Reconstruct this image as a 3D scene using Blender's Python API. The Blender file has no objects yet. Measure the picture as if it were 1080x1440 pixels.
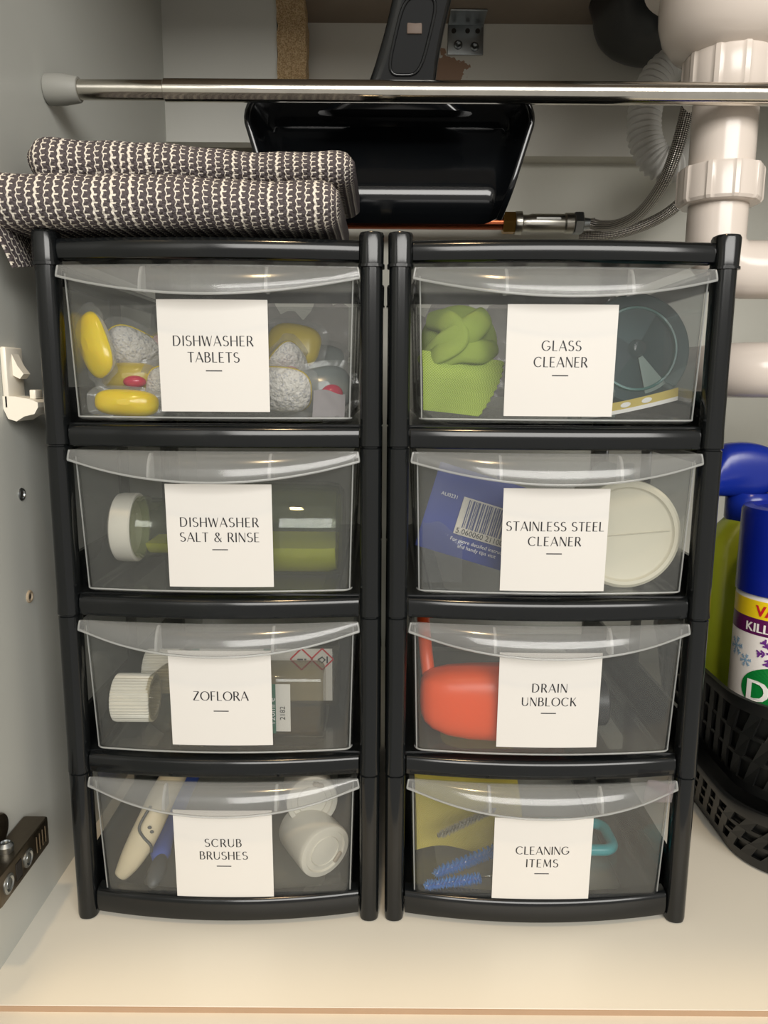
import bpy, math, random
from mathutils import Matrix, Vector, Euler
random.seed(7)
S = bpy.context.scene
COL = S.collection
PI = math.pi

# ------------------------------------------------------------------ camera
F_PX = 1065.0
cam_d = bpy.data.cameras.new('camera'); cam = bpy.data.objects.new('camera', cam_d); COL.objects.link(cam)
cam_d.sensor_fit = 'VERTICAL'; cam_d.sensor_height = 36.0; cam_d.lens = 36.0 * F_PX / 1440.0
cam_d.clip_start = 0.01
pitch, roll = math.radians(9.69), math.radians(0.39)
fw = Vector((0, math.cos(pitch), -math.sin(pitch))); up0 = Vector((0, math.sin(pitch), math.cos(pitch))); rt0 = Vector((1, 0, 0))
up = up0 * math.cos(roll) - rt0 * math.sin(roll); rt = rt0 * math.cos(roll) + up0 * math.sin(roll)
M = Matrix((rt, up, -fw)).transposed().to_4x4(); M.translation = Vector((0, -0.45, 0.3535))
cam.matrix_world = M
S.camera = cam

# ------------------------------------------------------------------ world, lights, exposure
W = bpy.data.worlds.new('room_light'); S.world = W; W.use_nodes = True
bg = W.node_tree.nodes['Background']; bg.inputs[0].default_value = (1.0, 0.955, 0.88, 1); bg.inputs[1].default_value = 0.72
def area(name, loc, target, size, size_y, power, color, shape='RECTANGLE'):
    d = bpy.data.lights.new(name, 'AREA'); d.shape = shape; d.size = size
    if shape == 'RECTANGLE': d.size_y = size_y
    d.energy = power; d.color = color
    o = bpy.data.objects.new(name, d); COL.objects.link(o); o.location = loc
    o.rotation_euler = (Vector(target) - Vector(loc)).to_track_quat('-Z', 'Y').to_euler()
    return o
area('kitchen_window', (0.60, -2.5, 1.40), (0.0, 0.1, 0.40), 2.4, 1.15, 125.0, (1.0, 0.975, 0.93))
area('ceiling_lamp', (-0.33, -0.325, 2.30), (-0.05, -0.1, 0.0), 0.12, 0.12, 24.0, (1.0, 0.74, 0.44), 'DISK')
area('second_ceiling_lamp', (-0.09, -1.15, 2.30), (0.0, 0.1, 0.2), 0.14, 0.14, 17.0, (1.0, 0.72, 0.40), 'DISK')
S.view_settings.view_transform = 'Standard'; S.view_settings.look = 'None'
S.view_settings.exposure = -0.52; S.view_settings.gamma = 1.0; S.view_settings.use_curve_mapping = False
S.cycles.transparent_max_bounces = 40
S.cycles.max_bounces = 14
S.cycles.sample_clamp_indirect = 4.0

# ------------------------------------------------------------------ materials
def lin(h):
    h = h.lstrip('#'); c = [int(h[i:i+2], 16) / 255 for i in (0, 2, 4)]
    return tuple((v / 12.92 if v <= .04045 else ((v + .055) / 1.055) ** 2.4) for v in c) + (1.0,)
MATS = {}
class NT:
    def __init__(s, name):
        s.m = bpy.data.materials.new(name); s.m.use_nodes = True; s.t = s.m.node_tree; s.t.nodes.clear()
        s.out = s.t.nodes.new('ShaderNodeOutputMaterial')
    def n(s, kind, **kw):
        x = s.t.nodes.new('ShaderNode' + kind)
        for k, v in kw.items(): setattr(x, k, v)
        return x
    def l(s, a, b): s.t.links.new(a, b)
    def math(s, op, a, b=None, c=None):
        x = s.n('Math', operation=op)
        for i, v in enumerate((a, b, c)):
            if v is None: continue
            if isinstance(v, (int, float)): x.inputs[i].default_value = v
            else: s.l(v, x.inputs[i])
        return x.outputs[0]
    def mix(s, f, a, b):
        x = s.n('Mix', data_type='RGBA')
        for i, v in ((0, f), (6, a), (7, b)):
            if hasattr(v, 'is_output'): s.l(v, x.inputs[i])
            else: x.inputs[i].default_value = v
        return x.outputs[2]
    def ramp(s, f, stops):
        x = s.n('ValToRGB'); s.l(f, x.inputs[0]); e = x.color_ramp.elements
        while len(e) < len(stops): e.new(0.5)
        for i, (p, c) in enumerate(stops): e[i].position = p; e[i].color = c
        return x.outputs[0]
    def coords(s, which='Object'): return s.n('TexCoord').outputs[which]
    def noise(s, vec, scale, detail=3.0, rough=.5):
        x = s.n('TexNoise'); x.inputs['Scale'].default_value = scale; x.inputs['Detail'].default_value = detail
        x.inputs['Roughness'].default_value = rough; s.l(vec, x.inputs['Vector']); return x.outputs['Fac']
    def bump(s, h, strength, dist):
        x = s.n('Bump'); x.inputs['Strength'].default_value = strength; x.inputs['Distance'].default_value = dist
        s.l(h, x.inputs['Height']); return x.outputs[0]
def plain(name, color, rough=.45, metal=0.0, spec=.5, var=.06, scale=60., bump=0., bscale=400., coat=0., trans=0., sss=0.):
    if name in MATS: return MATS[name]
    t = NT(name); p = t.n('BsdfPrincipled'); c = lin(color) if isinstance(color, str) else color
    co = t.coords()
    nz = t.noise(co, scale)
    d = tuple(v * (1 - var) for v in c[:3]) + (1,); e = tuple(min(1, v * (1 + var)) for v in c[:3]) + (1,)
    t.l(t.mix(nz, d, e), p.inputs['Base Color'])
    p.inputs['Roughness'].default_value = rough; p.inputs['Metallic'].default_value = metal
    p.inputs['Specular IOR Level'].default_value = spec
    if coat: p.inputs['Coat Weight'].default_value = coat; p.inputs['Coat Roughness'].default_value = .08
    if trans: p.inputs['Transmission Weight'].default_value = trans
    if sss: p.inputs['Subsurface Weight'].default_value = sss; p.inputs['Subsurface Scale'].default_value = .005
    if bump: t.l(t.bump(t.noise(co, bscale, 2), bump, .001), p.inputs['Normal'])
    t.l(p.outputs[0], t.out.inputs[0]); MATS[name] = t.m; return t.m
def clear(name, tint, haze, haze_color, rough=.12, ior=1.45, bump=0., bscale=60.):
    """thin clear plastic / glass: straight-through light, a little milky scatter and a Fresnel gloss"""
    if name in MATS: return MATS[name]
    t = NT(name); tr = t.n('BsdfTransparent'); tr.inputs[0].default_value = lin(tint)
    df = t.n('BsdfDiffuse'); df.inputs[0].default_value = lin(haze_color)
    tl = t.n('BsdfTranslucent'); tl.inputs[0].default_value = lin(haze_color)
    gl = t.n('BsdfGlossy'); gl.inputs['Roughness'].default_value = rough
    fr = t.n('Fresnel'); geo = t.n('NewGeometry')           # same reflectance going in and coming out of a thin wall
    t.l(t.math('POWER', ior, t.math('MULTIPLY_ADD', geo.outputs['Backfacing'], -2.0, 1.0)), fr.inputs[0])
    m0 = t.n('MixShader'); m0.inputs[0].default_value = .4; t.l(df.outputs[0], m0.inputs[1]); t.l(tl.outputs[0], m0.inputs[2])
    m1 = t.n('MixShader'); m1.inputs[0].default_value = haze; t.l(tr.outputs[0], m1.inputs[1]); t.l(m0.outputs[0], m1.inputs[2])
    m2 = t.n('MixShader'); t.l(fr.outputs[0], m2.inputs[0]); t.l(m1.outputs[0], m2.inputs[1]); t.l(gl.outputs[0], m2.inputs[2])
    if bump:
        b = t.bump(t.noise(t.coords(), bscale, 3), bump, .002)
        t.l(b, gl.inputs['Normal']); t.l(b, fr.inputs['Normal'])
    t.l(m2.outputs[0], t.out.inputs[0]); MATS[name] = t.m; return t.m
def chipboard():
    t = NT('raw_chipboard'); p = t.n('BsdfPrincipled'); co = t.coords()
    a = t.noise(co, 260, 6, .75); v = t.n('TexVoronoi'); v.inputs['Scale'].default_value = 700; t.l(co, v.inputs['Vector'])
    f = t.math('ADD', t.math('MULTIPLY', a, .7), t.math('MULTIPLY', v.outputs['Distance'], .5))
    t.l(t.ramp(f, [(.25, lin('#7e6040')), (.5, lin('#b8966a')), (.75, lin('#dcc096'))]), p.inputs['Base Color'])
    p.inputs['Roughness'].default_value = .85; t.l(t.bump(f, .8, .004), p.inputs['Normal'])
    t.l(p.outputs[0], t.out.inputs[0]); return t.m
def rail_paint():
    """off-white board with a brown scuffed patch where the face has flaked away"""
    t = NT('scuffed_white_board'); p = t.n('BsdfPrincipled'); co = t.coords()
    d = t.n('VectorMath', operation='DISTANCE'); sc = t.n('VectorMath', operation='MULTIPLY'); sc.inputs[1].default_value = (1, 0, 1.3)
    t.l(co, sc.inputs[0]); t.l(sc.outputs[0], d.inputs[0]); d.inputs[1].default_value = (0.058, 0, 0.688 * 1.3)
    nz = t.noise(co, 45, 4, .65)
    f = t.math('GREATER_THAN', t.math('SUBTRACT', t.math('MULTIPLY', nz, .060), d.outputs['Value']), 0.0)
    base = t.mix(t.noise(co, 14, 4), lin('#c9c5ba'), lin('#d6d3c9'))
    t.l(t.mix(f, base, lin('#9a7a62')), p.inputs['Base Color']); p.inputs['Roughness'].default_value = .5
    t.l(p.outputs[0], t.out.inputs[0]); return t.m
def towel_cloth():
    """dark yarn with wavy cream warp lines and staggered cream cross stitches, in metres of cloth (UV)"""
    t = NT('woven_towel'); p = t.n('BsdfPrincipled'); s = t.n('SeparateXYZ'); uvn = t.coords('UV')
    wob = t.n('TexNoise'); wob.inputs['Scale'].default_value = 90; t.l(uvn, wob.inputs['Vector'])
    ad = t.n('VectorMath', operation='SCALE'); ad.inputs['Scale'].default_value = .0016; t.l(wob.outputs['Color'], ad.inputs[0])
    sm = t.n('VectorMath', operation='ADD'); t.l(uvn, sm.inputs[0]); t.l(ad.outputs[0], sm.inputs[1]); t.l(sm.outputs[0], s.inputs[0])
    u = t.math('DIVIDE', s.outputs[0], .0051); v = t.math('DIVIDE', s.outputs[1], .0043)
    wave = t.math('MULTIPLY', t.math('SINE', t.math('MULTIPLY', v, 2 * PI)), .07)
    uu = t.math('ADD', u, wave)
    cx = t.math('FRACT', uu); ci = t.math('FLOOR', uu)
    wn = t.n('TexWhiteNoise', noise_dimensions='1D'); t.l(ci, wn.inputs['W'])
    width = t.math('MULTIPLY_ADD', t.math('POWER', wn.outputs['Value'], 3), .12, .062)
    dist = t.math('ABSOLUTE', t.math('SUBTRACT', cx, .5))
    line = t.math('LESS_THAN', dist, width)
    vv = t.math('ADD', v, t.math('MULTIPLY', t.math('MODULO', ci, 2.0), .5))
    cy = t.math('ABSOLUTE', t.math('SUBTRACT', t.math('FRACT', vv), .5))
    tick = t.math('MULTIPLY', t.math('LESS_THAN', cy, .105), t.math('LESS_THAN', t.math('ABSOLUTE', t.math('SUBTRACT', cx, .76)), .27))
    m = t.math('MAXIMUM', line, tick)
    fz = t.noise(uvn, 900, 2)
    dark = t.mix(fz, lin('#3a3537'), lin('#6a6263')); light = t.mix(fz, lin('#cfc6b8'), lin('#efe8dc'))
    t.l(t.mix(m, dark, light), p.inputs['Base Color']); p.inputs['Roughness'].default_value = .95; p.inputs['Specular IOR Level'].default_value = .15
    h = t.math('ADD', t.math('ADD', m, t.math('MULTIPLY', fz, .8)), t.math('MULTIPLY', cy, -1.0))
    t.l(t.bump(h, .8, .0016), p.inputs['Normal']); t.l(p.outputs[0], t.out.inputs[0]); return t.m
def braid():
    t = NT('braided_steel'); p = t.n('BsdfPrincipled'); s = t.n('SeparateXYZ'); t.l(t.coords('UV'), s.inputs[0])
    a = t.math('SINE', t.math('ADD', t.math('MULTIPLY', s.outputs[0], 2 * PI * 9), t.math('MULTIPLY', s.outputs[1], 2 * PI * 330)))
    b = t.math('SINE', t.math('SUBTRACT', t.math('MULTIPLY', s.outputs[0], 2 * PI * 9), t.math('MULTIPLY', s.outputs[1], 2 * PI * 330)))
    h = t.math('MULTIPLY', a, b)
    t.l(t.ramp(t.math('MULTIPLY_ADD', h, .5, .5), [(.3, lin('#4a4744')), (.6, lin('#a8a29a')), (.85, lin('#ece6dc'))]), p.inputs['Base Color'])
    p.inputs['Metallic'].default_value = .85; p.inputs['Roughness'].default_value = .32
    t.l(t.bump(h, .6, .001), p.inputs['Normal']); t.l(p.outputs[0], t.out.inputs[0]); return t.m
def mesh_cloth(name, a, b, k):
    t = NT(name); p = t.n('BsdfPrincipled'); s = t.n('SeparateXYZ'); t.l(t.coords('UV'), s.inputs[0])
    x = t.math('SINE', t.math('MULTIPLY', s.outputs[0], k)); y = t.math('SINE', t.math('MULTIPLY', s.outputs[1], k))
    h = t.math('MULTIPLY_ADD', t.math('MULTIPLY', x, y), .5, .5)
    t.l(t.mix(h, lin(a), lin(b)), p.inputs['Base Color']); p.inputs['Roughness'].default_value = .85; p.inputs['Specular IOR Level'].default_value = .2
    t.l(t.bump(h, .5, .0012), p.inputs['Normal']); t.l(p.outputs[0], t.out.inputs[0]); return t.m
def powder(name, base, specks):
    t = NT(name); p = t.n('BsdfPrincipled'); co = t.coords()
    v = t.n('TexVoronoi'); v.inputs['Scale'].default_value = 900; t.l(co, v.inputs['Vector'])
    s = t.n('SeparateColor'); t.l(v.outputs['Color'], s.inputs[0])
    f = t.math('GREATER_THAN', s.outputs[0], .8)
    t.l(t.mix(f, lin(base), lin(specks)), p.inputs['Base Color']); p.inputs['Roughness'].default_value = .35
    t.l(t.bump(t.noise(co, 300, 4), .9, .003), p.inputs['Normal']); t.l(p.outputs[0], t.out.inputs[0]); return t.m

WALL = plain('white_melamine', '#c3c4bd', .42, var=.03, scale=8)
BOARD = plain('white_board', '#d0cfc7', .45, var=.03, scale=8)
FLOORM = plain('floor_melamine', '#dcd7ca', .38, var=.03, scale=6)
CEIL = plain('worktop_underside', '#8d8073', .7, var=.12, scale=30)
BACK = plain('back_wall_paint', '#d3d1c6', .7, var=.06, scale=9)
RAIL = rail_paint(); CHIP = chipboard()
BLACK = plain('black_plastic', '#111314', .14, var=.1, scale=40, spec=.45)
BLACKD = plain('black_gloss_plastic', '#0d0f11', .13, var=.1, scale=20, spec=.6)
BASKM = plain('black_matte_plastic', '#131414', .42, var=.1, scale=40)
CLEARP = clear('clear_drawer_plastic', '#f3f4f4', .048, '#d6d8d4', .10)
LIPP = clear('milky_handle_plastic', '#f6f6f6', .15, '#d6d8d6', .14)
WRAP = clear('tablet_wrap', '#fafafa', .16, '#e6e6e2', .1, 1.4)
HEMP = clear('milky_hem_plastic', '#f6f6f6', .38, '#e2e4e2', .12)
FILM = clear('clear_film', '#fafafa', .04, '#d8d8d8', .07, 1.40, bump=.35, bscale=90)
BAG = clear('milky_bag_film', '#f2f0f2', .16, '#cfc8cc', .12, 1.4, bump=.8, bscale=60)
GLASS = clear('clear_glass', '#f2f5ea', .03, '#c8ccb0', .03, 1.55)
PET = clear('clear_bottle_plastic', '#e9e5d8', .04, '#d6d0c0', .05, 1.72)
LIQ = clear('yellow_green_liquid', '#f4f06a', .80, '#fffb4c', .06, 1.2)
AMBER = clear('amber_liquid', '#e8dcb0', .12, '#c9b070', .06, 1.2)
CARD = plain('label_card', '#d0cdc8', .38, var=.02, scale=20)
INK = plain('black_ink', '#15161b', .5)
WHITEP = plain('white_plastic', '#e6e0d2', .35, var=.03)
PIPEM = plain('white_waste_pipe', '#d9cdc2', .2, var=.03, scale=15)
HOSEM = plain('translucent_hose', '#cfcdc8', .4, var=.04)
CHROME = plain('scuffed_chrome', '#cfcac0', .13, 1.0, var=.15, scale=70)
STEEL = plain('zinc_steel', '#9fa3a4', .35, 1.0, var=.1)
DARKSTEEL = plain('aged_nickel', '#6b6255', .34, 1.0, var=.2, scale=50, bump=.1)
COPPER = plain('copper', '#8a4a30', .25, 1.0, var=.2, scale=30)
BRASS = plain('brass', '#b08a4a', .3, 1.0, var=.1)
RUBBER = plain('grey_rubber', '#8e8d86', .6, var=.05)
TOWEL = towel_cloth(); BRAID = braid()

# ------------------------------------------------------------------ geometry
class G:
    def __init__(s): s.v = []; s.f = []; s.uv = None
    def add(s, vs, fs):
        o = len(s.v); s.v += [tuple(p) for p in vs]; s.f += [tuple(i + o for i in f) for f in fs]; return s
    def box(s, x0, x1, y0, y1, z0, z1):
        return s.add([(x, y, z) for z in (z0, z1) for y in (y0, y1) for x in (x0, x1)],
                     [(0, 2, 3, 1), (4, 5, 7, 6), (0, 1, 5, 4), (2, 6, 7, 3), (0, 4, 6, 2), (1, 3, 7, 5)])
    def loft(s, rings, cap=True, loop=True):
        n = len(rings[0]); vs = [p for r in rings for p in r]; fs = []
        for i in range(len(rings) - 1):
            for j in range(n if loop else n - 1):
                k = (j + 1) % n; fs.append((i * n + j, i * n + k, (i + 1) * n + k, (i + 1) * n + j))
        if cap: fs += [tuple(range(n - 1, -1, -1)), tuple(range((len(rings) - 1) * n, len(rings) * n))]
        return s.add(vs, fs)
    def rbox(s, x0, x1, y0, y1, z0, z1, r, seg=3, e=None):
        e = r * .6 if e is None else e
        rings = [rrect(x0, x1, y0, y1, r, z, seg, i) for z, i in ((z0, e), (z0 + e * .3, e * .3), (z0 + e, 0), (z1 - e, 0), (z1 - e * .3, e * .3), (z1, e))]
        return s.loft(rings)
    def lathe(s, prof, n=32, mat=None, cap=True, fn=None):
        rings = []
        for r, z in prof:
            ring = []
            for j in range(n):
                a = 2 * PI * j / n; rr = r * (fn(a, z) if fn else 1)
                p = Vector((rr * math.cos(a), rr * math.sin(a), z)); ring.append(mat @ p if mat else p)
            rings.append(ring)
        return s.loft(rings, cap)
    def tube(s, path, rad, n=12, cap=True, flat=None, upv=None):
        path = [Vector(p) for p in path]; m = len(path); rings = []; L = 0; nrm = None; uvs = []
        for i, p in enumerate(path):
            t = (path[min(i + 1, m - 1)] - path[max(i - 1, 0)]).normalized()
            if nrm is None:
                a = Vector(upv) if upv else (Vector((0, 0, 1)) if abs(t.z) < .9 else Vector((1, 0, 0)))
                nrm = (a - t * a.dot(t)).normalized()
            else: nrm = (nrm - t * nrm.dot(t)).normalized()
            b = t.cross(nrm); r = rad[i] if isinstance(rad, (list, tuple)) else rad
            r2 = r * (flat if flat else 1)
            if i: L += (p - path[i - 1]).length
            rings.append([p + b * (r * math.cos(2 * PI * j / n)) + nrm * (r2 * math.sin(2 * PI * j / n)) for j in range(n)])
            uvs.append(L)
        s.loft(rings, cap); s.tube_uv = (n, uvs); return s
    def grid(s, rows, uv=None, thick=0):
        """open sheet from rows of points; thick > 0 gives it a back face and edges"""
        m, n = len(rows), len(rows[0]); vs = [Vector(p) for r in rows for p in r]
        fs = [(i * n + j, i * n + j + 1, (i + 1) * n + j + 1, (i + 1) * n + j) for i in range(m - 1) for j in range(n - 1)]
        uvl = [q for r in uv for q in r] if uv else None
        if thick:
            nr = [Vector((0, 0, 0)) for _ in vs]
            for f in fs:
                c = (vs[f[2]] - vs[f[0]]).cross(vs[f[3]] - vs[f[1]])
                for i in f: nr[i] += c
            N = len(vs); vs = vs + [v - k.normalized() * thick if k.length > 0 else v for v, k in zip(vs, nr)]
            bk = [tuple(i + N for i in reversed(f)) for f in fs]
            ring = [j for j in range(n)] + [i * n + n - 1 for i in range(1, m)] + [(m - 1) * n + j for j in range(n - 2, -1, -1)] + [i * n for i in range(m - 2, 0, -1)]
            ed = [(ring[(k + 1) % len(ring)], ring[k], ring[k] + N, ring[(k + 1) % len(ring)] + N) for k in range(len(ring))]
            fs = fs + bk + ed
            if uvl: uvl = uvl + uvl
        if uvl:
            s.uv = (s.uv or [(0, 0)] * len(s.v)) + uvl
        return s.add(vs, fs)
    def ellipsoid(s, c, r, n=24, m=12, e=1.0, mat=None):
        sg = lambda v: math.copysign(abs(v) ** e, v)
        rings = []
        for i in range(m + 1):
            b = -PI / 2 + PI * (i + .02) / (m + .04); ring = []
            for j in range(n):
                a = 2 * PI * j / n
                p = Vector((r[0] * sg(math.cos(b)) * sg(math.cos(a)), r[1] * sg(math.cos(b)) * sg(math.sin(a)), r[2] * sg(math.sin(b))))
                ring.append((mat @ p if mat else p) + Vector(c))
            rings.append(ring)
        return s.loft(rings)
    def mesh(s, name):
        me = bpy.data.meshes.new(name); me.from_pydata([tuple(p) for p in s.v], [], s.f)
        uv = s.uv
        if uv and len(uv) == len(s.v):
            ul = me.uv_layers.new(name='UVMap')
            for lp in me.loops: ul.data[lp.index].uv = uv[lp.vertex_index]
        elif hasattr(s, 'tube_uv'):
            n, L = s.tube_uv; ul = me.uv_layers.new(name='UVMap')
            for po in me.polygons:
                js = [me.loops[i].vertex_index % n for i in po.loop_indices]; wrap = max(js) - min(js) > 1
                for i, j in zip(po.loop_indices, js):
                    ii = min(me.loops[i].vertex_index // n, len(L) - 1)
                    ul.data[i].uv = ((n if (wrap and j == 0) else j) / n, L[ii])
        return me
    def build(s, name, mat, parent=None, angle=40, smooth=True):
        me = s.mesh(name); me.materials.append(mat)
        if smooth:
            me.shade_smooth(); me.set_sharp_from_angle(angle=math.radians(angle))
            for po in me.polygons:
                if len(po.vertices) > 4: po.use_smooth = False
        me.validate(); me.update()
        return link(name, me, parent)
def link(name, data, parent=None):
    o = bpy.data.objects.new(name, data); COL.objects.link(o)
    if parent is not None: o.parent = parent
    return o
def rrect(x0, x1, y0, y1, r, z, seg=3, ins=0.0):
    x0 += ins; x1 -= ins; y0 += ins; y1 -= ins; r = max(.0001, min(r, (x1 - x0) / 2 - 1e-5, (y1 - y0) / 2 - 1e-5) - ins * .5); pts = []
    for cx, cy, a0 in ((x1 - r, y0 + r, -PI / 2), (x1 - r, y1 - r, 0), (x0 + r, y1 - r, PI / 2), (x0 + r, y0 + r, PI)):
        for k in range(seg + 1):
            a = a0 + PI / 2 * k / seg; pts.append((cx + r * math.cos(a), cy + r * math.sin(a), z))
    return pts
def smoothpath(pts, n=8):
    P = [Vector(p) for p in pts]; out = []
    for i in range(len(P) - 1):
        a, b, c, d = P[max(i - 1, 0)], P[i], P[i + 1], P[min(i + 2, len(P) - 1)]
        for k in range(n):
            t = k / n; out.append(.5 * ((2 * b) + (c - a) * t + (2 * a - 5 * b + 4 * c - d) * t * t + (3 * b - a - 3 * c + d) * t ** 3))
    return out + [P[-1]]
def thing(name, loc, label, cat, group=None, rot=None):
    o = bpy.data.objects.new(name, None); COL.objects.link(o); o.location = loc; o.empty_display_size = .01
    if rot is not None: o.rotation_euler = rot
    return tag(o, label, cat, group)
def tag(o, label, cat, group=None):
    o['label'] = label; o['category'] = cat
    if group: o['group'] = group
    return o
def struct(o, label=None):
    o['kind'] = 'structure'
    if label: o['label'] = label
    return o
def aim(direction):
    """matrix turning +Z towards direction"""
    return Vector(direction).to_track_quat('Z', 'Y').to_matrix().to_4x4()

# ---- lettering: a contrast sans drawn as pen strokes (thick uprights, hairline bars)
TK, TN = .135, .05
def stroke(g2, pts, w=None):
    n = len(pts); L = []; R = []
    for i in range(n):
        a = pts[max(i - 1, 0)]; b = pts[min(i + 1, n - 1)]; dx, dy = b[0] - a[0], b[1] - a[1]; d = math.hypot(dx, dy) or 1
        ww = w if w is not None else TN + (TK - TN) * (abs(dy) / d) ** 1.6
        nx, ny = -dy / d * ww / 2, dx / d * ww / 2
        L.append((pts[i][0] + nx, pts[i][1] + ny)); R.append((pts[i][0] - nx, pts[i][1] - ny))
    o = len(g2[0]); g2[0].extend(L + R)
    for i in range(n - 1): g2[1].append((o + i, o + n + i, o + n + i + 1, o + i + 1))
def arc(cx, cy, rx, ry, a0, a1, n=14):
    return [(cx + rx * math.cos(math.radians(a0 + (a1 - a0) * i / n)), cy + ry * math.sin(math.radians(a0 + (a1 - a0) * i / n))) for i in range(n + 1)]
def glyph(ch):
    g = ([], []); st = lambda p, w=None: stroke(g, p, w); V = lambda x: st([(x, 0), (x, 1)], TK); H = lambda x0, x1, y: st([(x0, y), (x1, y)], TN)
    w = .7
    if ch == 'A': st([(.02, 0), (.38, 1)], TN); st([(.36, 1), (.74, 0)], TK); H(.14, .62, .32); w = .76
    elif ch == 'B': V(.08); H(.08, .3, .975); H(.08, .34, .54); H(.08, .34, .025); st(arc(.28, .757, .2, .218, 90, -90)); st(arc(.32, .28, .24, .255, 90, -90)); w = .62
    elif ch == 'C': st(arc(.44, .5, .4, .475, 45, 315, 24)); w = .8
    elif ch == 'D': V(.08); H(.08, .3, .975); H(.08, .3, .025); st(arc(.3, .5, .4, .475, 90, -90, 18)); w = .8
    elif ch == 'E': V(.08); H(.08, .5, .975); H(.08, .44, .5); H(.08, .52, .025); w = .56
    elif ch == 'F': V(.08); H(.08, .5, .975); H(.08, .42, .5); w = .52
    elif ch == 'G': st(arc(.44, .5, .4, .475, 45, 345, 24)); H(.52, .86, .42); w = .9
    elif ch == 'H': V(.08); V(.66); H(.08, .66, .5); w = .74
    elif ch == 'I': V(.08); w = .16
    elif ch == 'K': V(.08); st([(.12, .45), (.58, 1)], TN); st([(.24, .58), (.62, 0)], TK); w = .64
    elif ch == 'L': V(.08); H(.08, .5, .025); w = .52
    elif ch == 'M': st([(.06, 0), (.12, 1)], TN); st([(.12, 1), (.44, .1)], TK); st([(.44, .1), (.76, 1)], TN); st([(.78, 1), (.82, 0)], TK); w = .9
    elif ch == 'N': st([(.07, 0), (.07, 1)], TN); st([(.08, 1), (.66, 0)], TK); st([(.68, 0), (.68, 1)], TN); w = .74
    elif ch == 'O': st(arc(.46, .5, .41, .475, 0, 360, 30)); w = .92
    elif ch == 'R': V(.08); H(.08, .3, .975); H(.08, .3, .48); st(arc(.28, .727, .22, .248, 90, -90)); st([(.3, .48), (.62, 0)], TK); w = .64
    elif ch == 'S':
        st(arc(.29, .745, .22, .23, 40, 180, 10) + arc(.29, .745, .22, .23, 195, 262, 5) + arc(.29, .262, .25, .24, 82, -10, 8) + arc(.29, .262, .25, .24, -30, -150, 10)); w = .58
    elif ch == 'T': V(.32); H(.0, .64, .975); w = .64
    elif ch == 'U': st([(.08, 1), (.08, .35)], TK); st(arc(.36, .33, .28, .31, 180, 360, 14)); st([(.64, .35), (.64, 1)], TN); w = .72
    elif ch == 'W': st([(.0, 1), (.26, 0)], TK); st([(.26, 0), (.48, .92)], TN); st([(.48, .92), (.72, 0)], TK); st([(.72, 0), (.96, 1)], TN); w = .96
    elif ch == 'Z': H(.06, .6, .975); st([(.58, .96), (.06, .04)], TK); H(.04, .62, .025); w = .64
    elif ch == '&':
        st([(.72, 0), (.2, .72)], TK * .8); st(arc(.34, .8, .16, .18, 215, -40, 14)); st([(.46, .68), (.16, .42)], TN); st(arc(.3, .24, .24, .22, 120, 300, 14)); st([(.42, .06), (.74, .45)], TN); w = .78
    else: w = .3
    return g, w
def words_mesh(lines):
    """lines: (text, x centre, baseline, cap height, width) -> flat verts and faces"""
    V, Fc = [], []
    for text, cx, base, cap, width in lines:
        gs = [glyph(c) for c in text]; raw = sum(w for _, w in gs) * cap
        gap = (width - raw) / max(1, len(text) - 1); sx = 1.0
        if gap < .08 * cap: sx = (width - .10 * cap * (len(text) - 1)) / raw; gap = .10 * cap
        x = cx - width / 2
        for (vs, fs), w in gs:
            o = len(V); V += [(x + a * cap * sx, base + b * cap) for a, b in vs]; Fc += [tuple(i + o for i in f) for f in fs]; x += w * cap * sx + gap
    return V, Fc
def flat_text(text, size, spacing=1.0):
    """the built-in font as flat verts and faces, origin at the left end of the baseline"""
    cu = bpy.data.curves.new('print', 'FONT'); cu.body = text; cu.size = size; cu.space_character = spacing; cu.resolution_u = 3
    ob = bpy.data.objects.new('print', cu); COL.objects.link(ob)
    dg = bpy.context.evaluated_depsgraph_get(); me = ob.evaluated_get(dg).to_mesh()
    V = [tuple(v.co) for v in me.vertices]; Fc = [tuple(p.vertices) for p in me.polygons]
    ob.evaluated_get(dg).to_mesh_clear(); bpy.data.objects.remove(ob); bpy.data.curves.remove(cu)
    return V, Fc

# ------------------------------------------------------------------ the cupboard
XL, XR, YF, YB, ZC = -0.2315, 0.56, -0.11, 0.482, 0.74
w = struct(G().box(XL - .018, XL, YF, YB, -.10, ZC).build('wall_left', WALL, smooth=False), 'grey-white melamine side of the cupboard')
struct(G().box(XR, XR + .018, YF, YB, -.10, ZC).build('wall_right', WALL, smooth=False))
struct(G().box(XL, XR, YB, YB + .018, -.022, ZC).build('wall_back', BACK, smooth=False))
struct(G().box(XL - .018, XR + .018, YF - .02, YB + .018, ZC, ZC + .04).build('ceiling', CEIL, smooth=False), 'brown underside of the worktop')
fl = struct(G().box(XL, XR, -.0693, YB, -.004, 0).build('floor', FLOORM, smooth=False), 'white board lining the cupboard floor')
G().box(XL, XR, -.0698, -.0693, -.004, -.0006).build('raw_edge', plain('raw_board_edge', '#a58a70', .8), fl, smooth=False)
struct(G().box(XL, XR, YF, YB, -.022, -.004).build('trim_1', plain('base_panel', '#d3cdc0', .4, var=.03), smooth=False), 'white front edge of the cupboard base')
struct(G().box(-.10, .345, .454, YB, .605, ZC).build('trim_2', RAIL, smooth=False), 'off-white rail across the back with a brown scuff')
struct(G().box(XL, -.1135, .40, .418, .6015, ZC).build('trim_3', BOARD, smooth=False), 'white board filling the back corner')
g = G(); n = 26                                                   # ragged raw post beside it
rings = []
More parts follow.
